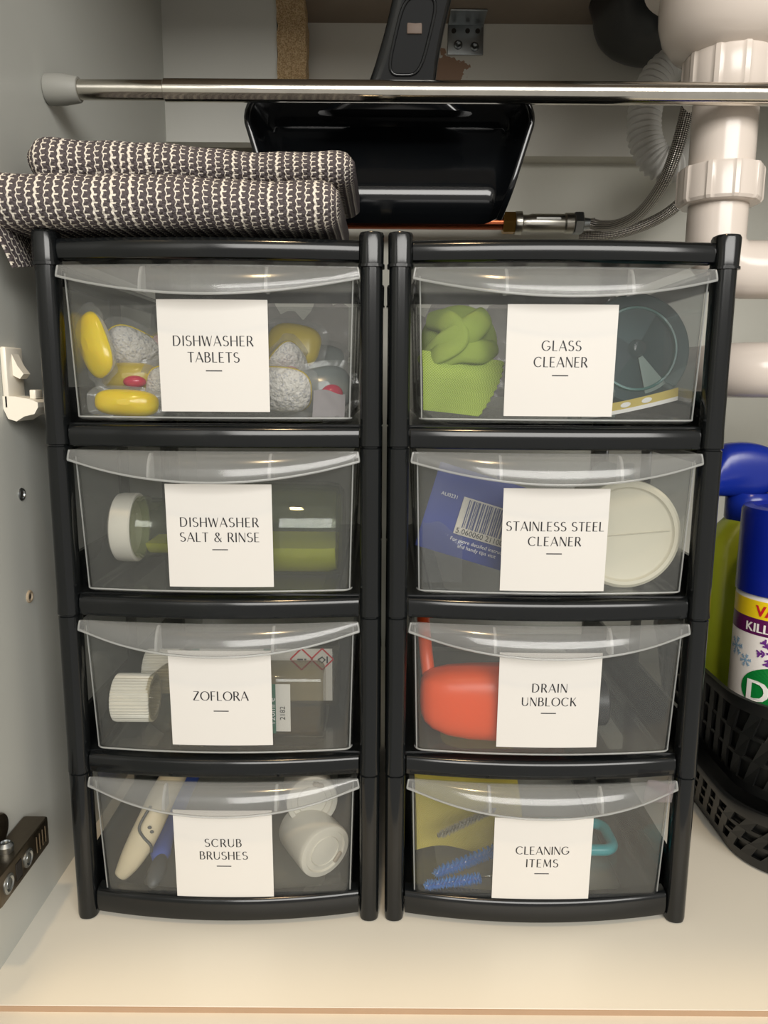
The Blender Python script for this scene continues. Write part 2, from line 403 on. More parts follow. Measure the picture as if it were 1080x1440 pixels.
for i in range(n + 1):
    z = .56 + (ZC - .56) * i / n; j = lambda k: .0022 * (random.random() - .5)
    rings.append([(-.1125 + j(0), .396 + j(1), z), (-.0835 + j(2), .396 + j(1), z), (-.0835 + j(0), .430, z), (-.1125, .430, z)])
struct(g.loft(rings).build('trim_4', CHIP, smooth=False), 'raw chipboard edge beside the white board')
d = struct(G().rbox(XL - .040, XL - .020, YF - .50, YF - .005, -.10, ZC, .002, 2).build('door_1', WALL), 'open cupboard door beside the grey side wall')
# shelf-pin holes in the side
for y, z, c, nm in ((.028, .2818, STEEL, 'metal shelf-pin socket higher on the grey side wall'), (.0283, .2142, plain('beige_plug', '#a3937c', .6), 'beige plug lower on the grey side wall')):
    t = thing('shelf_pin_socket', (XL, y, z), nm, 'socket', 'pin holes in the side wall')
    mt = Matrix.Rotation(PI / 2, 4, 'Y')
    G().lathe([(.0042, -.001), (.0042, .0006), (.0036, .0012), (.0026, .0012), (.0022, .0002), (.0001, .0)], 20, mt).build('collar', c, t)
    G().lathe([(.0022, .0001), (.0018, .0005), (.0001, .0005)], 16, mt).build('core', plain('socket_dark', '#3b362f', .7), t)
# white clip hook
t = thing('plastic_clip', (XL, .0165, .3363), 'white plastic door-catch clip screwed to the grey side wall', 'clip')
g = G().rbox(0, .004, -.003, .019, 0, .037, .0015, 2); g.build('back_plate', WHITEP, t)
g = G(); prof = [(0, 0), (.004, -.006), (.012, -.0075), (.02, -.0045), (.03, -.003), (.034, .001), (.034, .004), (.026, .006), (.012, .0075), (0, .0075)]
g.loft([[(x * .62, y, z) for x, z in prof] for y in (-.003, .019)][::-1]).build('tongue', WHITEP, t, 30)
G().rbox(.013, .017, .004, .014, .006, .0115, .001, 2).build('stop', WHITEP, t)
g = G(); g.loft([[(x, y, z) for x, z in ((.004, .020), (.008, .018), (.0105, .021), (.007, .026), (.004, .033))] for y in (.004, .013)][::-1]).build('latch', WHITEP, t, 30)
# hinge
t = thing('hinge', (XL, -.034, .058), 'aged nickel cupboard door hinge arm low on the grey side wall', 'hinge')
G().rbox(.0005, .0165, -.032, .032, 0, .019, .0018, 2).build('arm', DARKSTEEL, t)
g = G()
for k in range(4): g.rbox(.0164, .0172, .013 + k * .004, .0145 + k * .004, .005, .016, .0004, 1)
g.build('ridges', DARKSTEEL, t)
for y, r in ((-.022, .0058), (.002, .0056)):
    mt = Matrix.Translation((.0165, y, .0095)) @ Matrix.Rotation(PI / 2, 4, 'Y')
    G().lathe([(r, -.001), (r, .0007), (r * .75, .0012), (r * .55, .0003), (r * .5, .0009), (.0001, .0012)], 22, mt).build('rivet', STEEL, t)
G().rbox(.0164, .0170, -.013, -.006, .004, .015, .001, 2).build('slot', plain('dark_slot', '#171310', .7), t)
mt = Matrix.Translation((.006, .005, .019))
G().lathe([(.004, 0), (.0045, .004), (.0028, .006), (.0025, .005), (.0001, .005)], 20, Matrix.Translation((.008, -.006, .019))).build('screw', STEEL, t)
g = G(); g.lathe([(.010, 0), (.0102, .002), (.0095, .0032), (.0001, .0034)], 26, Matrix.Translation((.0005, -.002, .030)) @ Matrix.Rotation(PI / 2, 4, 'Y')); g.build('mounting_plate', DARKSTEEL, t)
G().rbox(.002, .0162, -.0345, -.032, .001, .016, .001, 2).build('end_cap', plain('warm_lit_tan', '#c89a6c', .4), t)  # metal plate end, its warm light put into the tan colour

# ------------------------------------------------------------------ drawer towers
HW_T, HW_B, DH, DD, BOW = .0845, .0820, .0880, .235, .0065        # drawer half widths, height, depth, front bow
ZB = [0.0, .1045, .2100, .3155]                                   # storey bases
def front_y(x, z, hw=HW_T): return .0045 - .0035 * z / DH - BOW * (1 - min(1, (x / hw) ** 2))
def drawer_ring(z, ins, seg=5, nf=20):
    hw = HW_B + (HW_T - HW_B) * z / DH - ins; r = .006; pts = []
    y1 = DD - ins
    for k in range(nf + 1):
        x = -hw + r + (2 * hw - 2 * r) * k / nf; pts.append((x, front_y(x, z) + ins, z))
    fy = front_y(hw - r, z) + ins
    for k in range(1, seg + 1):
        a = -PI / 2 + PI / 2 * k / seg; pts.append((hw - r + r * math.cos(a), fy + r + r * math.sin(a), z))
    for cx, cy, a0 in ((hw - r, y1 - r, 0), (-hw + r, y1 - r, PI / 2)):
        for k in range(seg + 1):
            a = a0 + PI / 2 * k / seg; pts.append((cx + r * math.cos(a), cy + r * math.sin(a), z))
    for k in range(0, seg):
        a = PI + PI / 2 * k / seg; pts.append((-hw + r + r * math.cos(a), fy + r + r * math.sin(a), z))
    return pts
def drawer_mesh():
    g = G(); th = .0013
    rg = [drawer_ring(0, .003), drawer_ring(.0008, .001), drawer_ring(.003, 0), drawer_ring(DH - .002, 0), drawer_ring(DH - .0015, -.0012), drawer_ring(DH, -.0012),
          drawer_ring(DH, th), drawer_ring(.003, th), drawer_ring(.0018, th + .0012), drawer_ring(.0014, .004)]
    g.loft(rg)
    for sx in (-1, 1):                                            # moulded runner ridges on the tray floor
        g.rbox(sx * .073 - .0011, sx * .073 + .0011, .006, DD - .02, .0014, .0032, .0008, 2)
    return g
def handle_mesh():
    g = G(); n, m, th = 40, 8, .0011
    def pt(s, t, off=0.0):
        x = s * .0868; e = 1 - s * s; ee = 1 - abs(s) ** 5
        out = (.0035 + .0068 * e) * ee + .0012; drop = .0055 + .0112 * e
        a = t * PI / 2; y0 = front_y(x, DH) - .0008
        return (x * (1 - .012 * (1 - t)), y0 - (out - off) * math.sin(a) ** .9 , DH + .0004 - off - (drop) * (1 - math.cos(a)) ** .85)
    A = [[pt(-1 + 2 * j / n, i / m) for j in range(n + 1)] for i in range(m + 1)]
    B = [[pt(-1 + 2 * j / n, i / m, th) for j in range(n + 1)] for i in range(m + 1)]
    rings = [r for r in zip(*A)], [r for r in zip(*B)]
    cols = [list(a) + list(b)[::-1] for a, b in zip(rings[0], rings[1])]
    g.loft(cols)
    hem = G().tube([Vector(pt(-1 + 2 * j / n, 1, th * .5)) for j in range(n + 1)], .0008, 6)
    tips = [[Vector(pt(e, i / m, th * .5)) for i in range(m + 1)] for e in (-1, 1)]
    for tp in tips: hem.tube(tp, .0006, 6)
    for sx in (-.405, .405):                                      # two webs below the lip
        top = [pt(sx, i / m, th) for i in range(m + 1)]
        x = sx * .0868; back = [(x, front_y(x, p[2]) - .0004, p[2]) for p in top]
        poly = [(p[1], p[2]) for p in top] + [(q[1], q[2]) for q in back[::-1][:-1]]
        hem.loft([[(x - .0009, a, b) for a, b in poly], [(x + .0009, a, b) for a, b in poly]])
    return g, hem
DR_ME = drawer_mesh().build('drawer', CLEARP).data
def edge_glint_mesh():  # added strands of paler plastic, standing in for bright light along the drawer edges
    lo = drawer_ring(.0022, .0002); n = len(lo); g = G(); seg, nf = 5, 20
    path = [Vector(p) for p in lo[n - seg:] + lo[:nf + 1 + seg]]
    g.tube(path, .00055, 6)
    for i in (n - 3, nf + 3):
        a = Vector(lo[i]); b = Vector(drawer_ring(DH - .004, .0002)[i]); g.tube([a.lerp(b, k / 4) for k in range(5)], .0005, 6)
    return g
BE_ME = edge_glint_mesh().build('edge_glint', HEMP, angle=60).data
HM = handle_mesh(); HA_ME = HM[0].build('handle', LIPP, angle=60).data; HE_ME = HM[1].build('handle_hem', HEMP, angle=60).data
for o in list(COL.objects):
    if o.name in ('drawer', 'handle', 'handle_hem', 'edge_glint'): bpy.data.objects.remove(o)
LAB = .0317
def label_meshes(cx, zc, lines, hidden_top=0.0):
    """card and lettering following the bowed drawer front; cx, zc in drawer coordinates"""
    n = 12; top = zc + LAB + hidden_top; bot = zc - LAB
    rows = [[(cx - LAB + 2 * LAB * j / n, front_y(cx - LAB + 2 * LAB * j / n, z) - .0008, z) for j in range(n + 1)] for z in (top, (top + bot) / 2, bot)]
    card = G().grid(rows, thick=-.0005)
    L = []
    for text, base, cap, width in lines:
        L.append((text, cx, zc + base, cap, width))
    V, Fc = words_mesh(L)
    dz = zc + (-.0085 if len(lines) == 2 else -.0085); o = len(V)
    V += [(cx - .0047, dz), (cx + .0047, dz), (cx + .0047, dz + .0006), (cx - .0047, dz + .0006)]; Fc.append((o, o + 1, o + 2, o + 3))
    txt = G().add([(x, front_y(x, z) - .00095, z) for x, z in V], Fc)
    return card, txt
CAP = .0058
def two(a, wa, b, wb): return [(a, .0058, CAP, wa), (b, -.0034, CAP, wb)]
TOWERS = [
 dict(cx=-.1022, label='black plastic four-drawer tower standing against the grey side wall, folded towel on top', drawers=[
   ('drawer labelled scrub brushes', two('SCRUB', .0238, 'BRUSHES', .031), -.0005, .0520), ('drawer holding two capped bottles', [('ZOFLORA', -.0012, .0062, .0345)], .0008, .0550),
   ('drawer labelled dishwasher salt and rinse', two('DISHWASHER', .047, 'SALT & RINSE', .0478), .0032, .0520), ('drawer labelled dishwasher tablets', two('DISHWASHER', .0462, 'TABLETS', .0298), .0028, .0520)]),
 dict(cx=.1025, label='black plastic four-drawer tower standing beside the black basket and spray can', drawers=[
   ('drawer labelled cleaning items', two('CLEANING', .0347, 'ITEMS', .0208), .0012, .0480), ('drawer labelled drain unblock', two('DRAIN', .0219, 'UNBLOCK', .034), .0008, .0545),
   ('drawer labelled stainless steel cleaner', two('STAINLESS STEEL', .0588, 'CLEANER', .0318), -.0002, .0500), ('drawer labelled glass cleaner', two('GLASS', .0227, 'CLEANER', .031), -.0014, .0500)]),
]
LABZ = {0: (.0180 + .0005, .0200), 1: (.0, 0), 2: (0, 0), 3: (0, 0)}
# label centre heights in the world, per tower and storey
LZ = [[.0515, .1585, .2618, .3678], [.0475, .1585, .2606, .3664]]
DZ = .0148                                                        # drawer floor above the storey base
shared = {}
def once(key, fn):
    if key not in shared: shared[key] = fn()
    return shared[key]
def post_mesh(front):
    g = G(); rings = []; hw, dp = .0064, .0075
    def ring(z, e): return rrect(-hw - e, hw + e, -dp - e, dp + e, .0052, z, 4)
    rings += [ring(0, -.0012), ring(.0008, -.0003), ring(.003, 0)]
    for zj in ZB[1:]:
        rings += [ring(zj - .0012, 0), ring(zj - .0006, -.0007), ring(zj, -.0007), ring(zj + .0006, .0003), ring(zj + .012, .0)]
    rings += [ring(.4188, 0), ring(.4190, .0012), ring(.4205, .0012), ring(.4207, .0006), ring(.4365, .0008), ring(.4380, .0002), ring(.4385, -.0012)]
    return g.loft(rings)
def bar_mesh(h, bow, y_end):
    g = G(); n = 24; hw = .0868; cols = []
    for j in range(n + 1):
        s = -1 + 2 * j / n; x = s * hw; y = y_end - bow * (1 - s * s); sec = []
        for dy, dz in ((.010, 0), (.0016, 0), (.0005, .0006), (0, .0022), (-.0006, h * .5), (0, h - .003), (.0008, h - .0012), (.0022, h - .0002), (.0035, h), (.010, h)):
            sec.append((x, y + dy, dz))
        cols.append(sec)
    return g.loft(cols)
def side_mesh():
    g = G(); H = .1045; y0, y1 = .010, .242
    g.rbox(-.0016, .0016, y0, y1, 0, .034, .0006, 2); g.rbox(-.0016, .0016, y0, y1, H - .010, H, .0006, 2)
    g.rbox(-.0016, .0016, y0, y0 + .014, .012, H - .009, .0006, 2); g.rbox(-.0016, .0016, y1 - .014, y1, .012, H - .009, .0006, 2)
    g.rbox(-.0016, .0016, .118, .134, .012, H - .009, .0006, 2)
    return g
def shelf_mesh():
    o = lambda z: rrect(-.0956, .0956, .009, .2445, .004, z, 6); h = lambda z: rrect(-.0630, .0630, .0135, .226, .014, z, 6)
    return G().loft([o(.0105), o(.0130), h(.0130), h(.0105), o(.0105)], cap=False)
def part(key, name, fn, mat, parent, loc=(0, 0, 0), angle=40):
    if key not in shared:
        o = fn().build(name, mat, parent, angle); shared[key] = o.data
    else: o = link(name, shared[key], parent)
    o.location = loc; return o
for ti, T in enumerate(TOWERS):
    t = thing('drawer_tower', (T['cx'], 0, 0), T['label'], 'drawer tower', 'drawer towers')
    for sx in (-1, 1):
        for y in (.0075, .2445): part('post', 'post', lambda: post_mesh(1), BLACK, t, (sx * .0940, y, 0))
        for zb in ZB:
            part('side', 'side_frame', side_mesh, BLACK, t, (sx * .0972, 0, zb))
    for zb in ZB: part('shelf', 'shelf_frame', shelf_mesh, BLACK, t, (0, 0, zb))
    part('bar0', 'front_bar', lambda: bar_mesh(.0165, .0090, .0035), BLACK, t, (0, 0, .0040))
    for zb in ZB[1:]: part('bar1', 'front_bar', lambda: bar_mesh(.0130, .0075, .0045), BLACK, t, (0, 0, zb - .0008))
    part('bar2', 'front_bar', lambda: bar_mesh(.0118, .0070, .0035), BLACK, t, (0, 0, .4225))
    for zb in [.004] + ZB[1:] + [.4225]:
        part('bbar', 'back_bar', lambda: G().rbox(-.0868, .0868, .243, .249, 0, .012, .001, 2), BLACK, t, (0, 0, zb))
    part('top', 'top_panel', lambda: G().rbox(-.0955, .0955, .006, .2475, .4275, .4338, .004, 3), BLACK, t)
    for k, (lab, lines, cx, _) in enumerate(T['drawers']):
        z0 = ZB[k] + DZ
        d = link('drawer', DR_ME, t); d.location = (0.0004, 0, z0); d['label'] = 'clear plastic ' + lab
        link('handle', HA_ME, d); link('handle_hem', HE_ME, d); link('edge_glint', BE_ME, d)
        card, txt = label_meshes(cx, LZ[ti][k] - z0, lines)
        card.build('label_card', CARD, d); txt.build('lettering', INK, d, smooth=False)
TF = [zb + DZ + .0014 for zb in ZB]                               # tray floors (inside)

# ------------------------------------------------------------------ towel
t = thing('hand_towel', (-.12, .05, .4390), 'folded black and cream woven towel lying on the tower', 'towel')
def fold(x0, x1, y0, depth, zb, zt, tilt=0.0, sag=0.0, nx=46):
    """one folded layer: a stadium section in Y-Z swept along X, with soft lumps"""
    rows, uv = [], []; sec = []; ns = 22; r = (zt - zb) / 2
    for k in range(9): sec.append((y0 + depth - (depth - r) * k / 8, zb))
    for k in range(1, ns): a = -PI / 2 - PI * k / ns; sec.append((y0 + r + r * 1.0 * math.cos(a), zb + r + r * math.sin(a)))
    for k in range(9): sec.append((y0 + r + (depth - r) * k / 8, zt))
    for j in range(nx + 1):
        s = j / nx; e = min(1, min(s, 1 - s) * nx / 2.6); sh = .62 + .38 * math.sqrt(1 - (1 - e) ** 2)
        x = x0 + (x1 - x0) * s; row, ur, L = [], [], 0
        cz = (zb + zt) / 2
        for i, (y, z) in enumerate(sec):
            lump = .0004 * math.sin(31 * x * 6 + z * 90) + .0009 * math.sin(x * 45 + 1.7)
            zz = cz + (z - cz) * sh + lump * (1 if z > cz else .2) + tilt * s * (z - zb) / (zt - zb) - sag * math.sin(PI * s) * (z - zb) / (zt - zb)
            yy = y + (1 - sh) * .012 + .0012 * math.sin(x * 70 + z * 40)
            row.append((x, yy, zz))
            if i: L += math.hypot(sec[i][0] - sec[i - 1][0], sec[i][1] - sec[i - 1][1])
            ur.append((x + math.copysign((1 - sh) * .012, s - .5), L))
        rows.append(row); uv.append(ur)
    g = G(); g.grid(rows, uv)
    n = len(sec); m = len(rows)
    g.f.append(tuple(range(n))[::-1]); g.f.append(tuple((m - 1) * n + i for i in range(n)))
    return g
def at_origin(g, o):
    g.v = [(x - o[0], y - o[1], z - o[2]) for x, y, z in g.v]; return g
TO = (-.12, .05, .4390)
at_origin(fold(-.2290, -.0265, -.012, .13, .4392, .4692, -.004), TO).build('lower_fold', TOWEL, t, 60)
at_origin(fold(-.2120, -.0190, .022, .100, .4690, .4985, -.009, .002), TO).build('upper_fold', TOWEL, t, 60)
rows, uv = [], []
for i in range(9):                                                # corner hanging beside the tower
    f = i / 8; row, ur = [], []
    for j in range(13):
        s = j / 12; y = -.008 + .075 * s
        row.append((-.2225 + .008 * f * (1 - .6 * s) + .002 * math.sin(s * 7), y + .010 * f, .4470 - (.026 * (1 - .5 * s) + .004) * f)); ur.append((y * 1.0, f * .03))
    rows.append(row); uv.append(ur)
at_origin(G().grid(rows, uv, thick=.0012), TO).build('corner_flap', TOWEL, t, 60)
rows = [[(-.2285 + .022 * j / 8, .072 + .004 * math.sin(j), .4665 + .013 * i / 6 * (1 - .3 * j / 8)) for j in range(9)] for i in range(7)]
uv = [[(.02 * j / 8, .013 * i / 6) for j in range(9)] for i in range(7)]
at_origin(G().grid(rows, uv, thick=.003), TO).build('inner_corner', TOWEL, t, 60)

# ------------------------------------------------------------------ tension rod, dustpan
ROD_Y, ROD_Z = .106, .5486
t = thing('tension_rod', (XL, ROD_Y, ROD_Z), 'chrome tension rod spanning the cupboard above the towers', 'rod')
ry = Matrix.Rotation(PI / 2, 4, 'Y')
G().lathe([(.0085, 0), (.0098, .001), (.0100, .004), (.0098, .012), (.0090, .017), (.0082, .022), (.0078, .0225)], 28, ry).build('end_cap', RUBBER, t)
G().lathe([(.0064, .021), (.0064, .105)], 28, ry).build('inner_tube', CHROME, t)
G().lathe([(.0068, .0802), (.0072, .0806), (.0072, XR - XL - .022)], 28, ry).build('outer_tube', CHROME, t)
G().lathe([(.0078, XR - XL - .0225), (.0098, XR - XL - .012), (.0098, XR - XL)], 28, ry).build('end_cap', RUBBER, t)

t = thing('dustpan', (.002, .128, .476), 'glossy black plastic dustpan leaning on the chrome rod, mouth down', 'dustpan')
# pan: scoop seen from inside; local x across, z up, y away
def pan_pt(s, h, dep):
    hw = .081 + .022 * min(1, h / .062) - .0 * h
    return (s * hw, dep, h)
nx, nz = 36, 22
rows = []
for i in range(nz + 1):
    h = .0815 * i / nz; row = []
    for j in range(nx + 1):
        s = -1 + 2 * j / nx
        hw = .083 + .018 * min(1, h / .06)
        r = .020; top = .0815
        # rounded shoulders
        lim = hw if h < top - r else hw - r + math.sqrt(max(0, r * r - (h - top + r) ** 2))
        x = s * lim
        edge = max(0, (abs(s) - .88) / .12); te = max(0, (h - .066) / .0155)
        wall = max(edge, te); wall = min(1, math.hypot(edge, te))
        dep = (.016 + .030 * h / .08) * (1 - wall ** 3)
        ramp = max(0, 1 - h / .022)
        dep += ramp * ramp * .020
        row.append((x, dep, h))
    rows.append(row)
G().grid(rows, thick=-.0022).build('pan', BLACKD, t, 50)
rimpts = [Vector(r[0]) for r in rows] + [Vector(p) for p in rows[-1][1:-1]] + [Vector(r[-1]) for r in rows[::-1]]
G().tube(rimpts, .0026, 8).build('rim', BLACKD, t, 60)
# handle: a tapering raised bar with a recessed face and hanging slot
def hnd(sx0, w, y, z): return None
g = G(); rings = []
for i in range(17):
    f = i / 16; z = .070 + .150 * f; cx = .004 + .040 * f
    w = .026 - .0075 * math.sin(min(1, f * 2.2) * PI / 2) + .004 * f
    if f < .14: w += .030 * (1 - f / .14) ** 2
    y = .012 - .048 * f; ring = []
    for a in range(20):
        th = 2 * PI * a / 20; c, s_ = math.cos(th), math.sin(th)
        ring.append((cx + w * math.copysign(abs(c) ** .55, c), y + .0085 * math.copysign(abs(s_) ** .6, s_), z))
    rings.append(ring)
g.loft(rings).build('handle', BLACKD, t, 60)
rec = []                                                          # raised lip round the grip hollow
for k in range(40):
    a = 2 * PI * k / 40; c, s_ = math.cos(a), math.sin(a)
    z = .112 + .022 * math.copysign(abs(s_) ** .5, s_); f = (z - .070) / .150
    rec.append((.004 + .040 * f + .0118 * math.copysign(abs(c) ** .5, c), .012 - .048 * f - .0088, z))
G().tube(rec + [rec[0]], .0013, 6, cap=False).build('grip_lip', BLACKD, t, 70)
rec = []
for k in range(40):
    a = 2 * PI * k / 40; c, s_ = math.cos(a), math.sin(a)
    z = .168 + .026 * math.copysign(abs(s_) ** .5, s_); f = (z - .070) / .150
    rec.append((.004 + .040 * f + .0125 * math.copysign(abs(c) ** .5, c), .012 - .048 * f - .0088, z))
G().tube(rec + [rec[0]], .0013, 6, cap=False).build('grip_lip', BLACKD, t, 70)
f = .315; z = .070 + .150 * f
G().rbox(.004 + .040 * f - .0052, .004 + .040 * f + .0052, .012 - .048 * f - .0092, .012 - .048 * f - .0078, z - .0042, z + .0042, .0008, 2).build('hanging_slot', plain('slot_shade', '#5c4c40', .6), t)

# ------------------------------------------------------------------ plumbing
RB, TB = 'ribs', 'x'
t = thing('waste_trap', (.2465, .143, 0), 'white plastic sink waste pipe with ribbed nuts and bowl fitting', 'waste pipe')
G().lathe([(.045, .675), (.045, .650), (.062, .648), (.0625, .640), (.061, .634), (.0500, .630), (.0505, .622), (.0500, .611), (.0470, .600), (.0400, .5905), (.0310, .5855), (.0290, .5850)], 56).build('bowl', PIPEM, t, 50)
ribs = lambda a, z: 1 + (.035 if abs(((a * 10 / (2 * PI)) % 1) - .5) < .13 else 0)
G().lathe([(.0300, .5860), (.0305, .5845), (.0308, .560), (.0295, .5575)], 120, fn=ribs).build('collar_nut', PIPEM, t, 30)
G().lathe([(.0228, .5590), (.0228, .500)], 40).build('upper_pipe', PIPEM, t)
G().lathe([(.0262, .5105), (.0285, .5100), (.0292, .5080), (.0292, .4870), (.0280, .4850), (.0255, .4842)], 120, fn=ribs).build('compression_nut', PIPEM, t, 30)
path = [(0, 0, .486), (0, 0, .461)] + [(.0235 * (1 - math.cos(a)), 0, .461 - .0220 * math.sin(a)) for a in [PI / 2 * k / 6 for k in range(1, 7)]]
path += [(.17, 0, .439)] + [(.17 + .037 * math.sin(a), 0, .402 + .037 * math.cos(a)) for a in [PI * k / 10 for k in range(1, 10)]] + [(.17, 0, .365), (.045, 0, .365), (.030, .006, .365), (.022, .022, .365), (.022, .33, .365)]
G().tube(path, .0212, 28).build('outlet_pipe', PIPEM, t, 60)
G().lathe([(.0242, .100), (.0250, .102), (.0250, .128), (.0242, .130)], 60, Matrix.Translation((0, 0, .439)) @ ry, fn=ribs).build('bend_nut', PIPEM, t, 30)

t = thing('prep_sink', (.27, .36, .66), 'black sink bowl hanging under the worktop behind the white waste pipe', 'sink')
g = G(); rings = []
for i in range(12):
    a = PI / 2 * i / 11; z = .679 + .045 * (1 - math.cos(a)); k = .045 * (1 - math.sin(a))
    rings.append(rrect(.212 + k, .332 - k, .285 + k, .445 - k, max(.010, .045 - k * .4), z, 6))
rings.append(rrect(.208, .334, .285, .45, .045, ZC, 6))
at_origin(g.loft(rings), (.27, .36, .66)).build('bowl', plain('black_composite', '#15191d', .35), t, 60)
at_origin(G().tube(smoothpath([(.300, .345, .686), (.299, .343, .672), (.293, .340, .662)], 5), .019, 20), (.27, .36, .66)).build('outlet', HOSEM, t, 60)
t = thing('main_sink', (.31, .14, .65), 'steel sink bowl above the white waste bowl fitting', 'sink')
at_origin(G().rbox(.15, .47, .05, .215, .674, ZC, .03, 4), (.31, .14, .65)).build('bowl', plain('sink_steel', '#8a8a88', .35, 1.0), t, 60)

def hose_tube(name, pts, r, mat, label, cat, parent_loc, n=14, k=10):
    o = at_origin(G().tube(smoothpath(pts, k), r, n), parent_loc).build(name, mat, None, 70); o.location = parent_loc
    return tag(o, label, cat)
pts = smoothpath([(.2900, .338, .6605), (.2786, .335, .6585), (.2576, .330, .6421), (.2462, .325, .6139), (.2458, .320, .5840), (.2577, .315, .5617), (.2780, .315, .5606), (.2992, .320, .5748), (.3233, .340, .5937), (.36, .37, .61)], 22)
rad = [.0148 + .0016 * math.sin(i * PI / 2 + .4) for i in range(len(pts))]
o = at_origin(G().tube(pts, rad, 20), (.29, .33, .55)).build('corrugated_hose', HOSEM, None, 80); o.location = (.29, .33, .55)
tag(o, 'grey-white corrugated overflow hose looping behind the waste pipe', 'hose')
t = thing('copper_pipe', (.05, .437, .530), 'copper water pipe with brass and chrome isolating valve behind the towers', 'pipe')
G().lathe([(.0076, -.27), (.0076, .086)], 20, ry).build('pipe', COPPER, t)
hexn = lambda a, z: 1 / math.cos(((a + PI / 6) % (PI / 3)) - PI / 6)
G().lathe([(.0098, .080), (.0106, .081), (.0106, .093), (.0098, .094)], 48, ry, fn=hexn).build('nut', BRASS, t, 20)
G().lathe([(.0120, .0935), (.0125, .0945), (.0125, .1010), (.0092, .1025), (.0088, .108), (.0100, .112), (.0100, .148), (.0112, .150), (.0112, .158), (.0098, .160)], 40, ry).build('valve_body', plain('satin_chrome', '#a8a59c', .28, 1.0), t, 30)
G().lathe([(.0105, .159), (.0110, .160), (.0110, .168), (.0104, .169)], 48, ry, fn=hexn).build('nut', STEEL, t, 20)
G().lathe([(.0058, .168), (.0062, .172), (.0055, .178), (.0062, .182)], 20, ry).build('hose_tail', STEEL, t)
G().rbox(.116, .143, -.0104, -.0096, .002, .0045, .001, 2).build('sticker', plain('white_sticker', '#e8e8e4', .5), t)
hose_tube('braided_hose', [(.2290, .437, .530), (.2380, .425, .5255), (.2460, .390, .5200), (.2533, .345, .5218), (.2540, .290, .5340), (.2571, .268, .5568), (.2620, .262, .5872), (.2661, .262, .6160), (.2701, .265, .6512), (.272, .265, .7395)], .0058, BRAID, 'braided steel hose curving up from the chrome valve in front of the corrugated hose', 'hose', (.25, .40, .52))
hose_tube('braided_hose', [(.2200, .456, .5200), (.2400, .452, .5200), (.2610, .440, .5205), (.2857, .420, .5266), (.3047, .400, .5372), (.3219, .390, .5564), (.3386, .390, .5811), (.3622, .400, .6190), (.38, .41, .7395)], .0058, BRAID, 'lower braided steel hose disappearing behind the white waste pipe', 'hose', (.30, .42, .53))
t = thing('angle_bracket', (.0855, .4535, .708), 'zinc steel angle bracket fixing worktop to the back rail', 'bracket')
G().rbox(-.0195, .0195, -.0016, 0, 0, .032, .0012, 2).build('wall_plate', STEEL, t)
G().rbox(-.0195, .0195, -.034, 0, .0300, .0316, .0012, 2).build('top_plate', STEEL, t)
for x in (-.008, .010):
    G().lathe([(.0048, 0), (.0046, .0014), (.0030, .0022), (.0016, .0012), (.0001, .0010)], 20, Matrix.Translation((x, -.0016, .010 - .002 * (x > 0))) @ Matrix.Rotation(PI / 2, 4, 'X')).build('screw', plain('screw_steel', '#7f8385', .3, 1.0), t)
for x in (-.013, .002, .013):
    G().lathe([(.0026, -.0001), (.0026, .0004), (.0001, .0004)], 16, Matrix.Translation((x, -.0016, .024)) @ Matrix.Rotation(PI / 2, 4, 'X')).build('screw_hole', plain('hole_dark', '#25201b', .8), t)

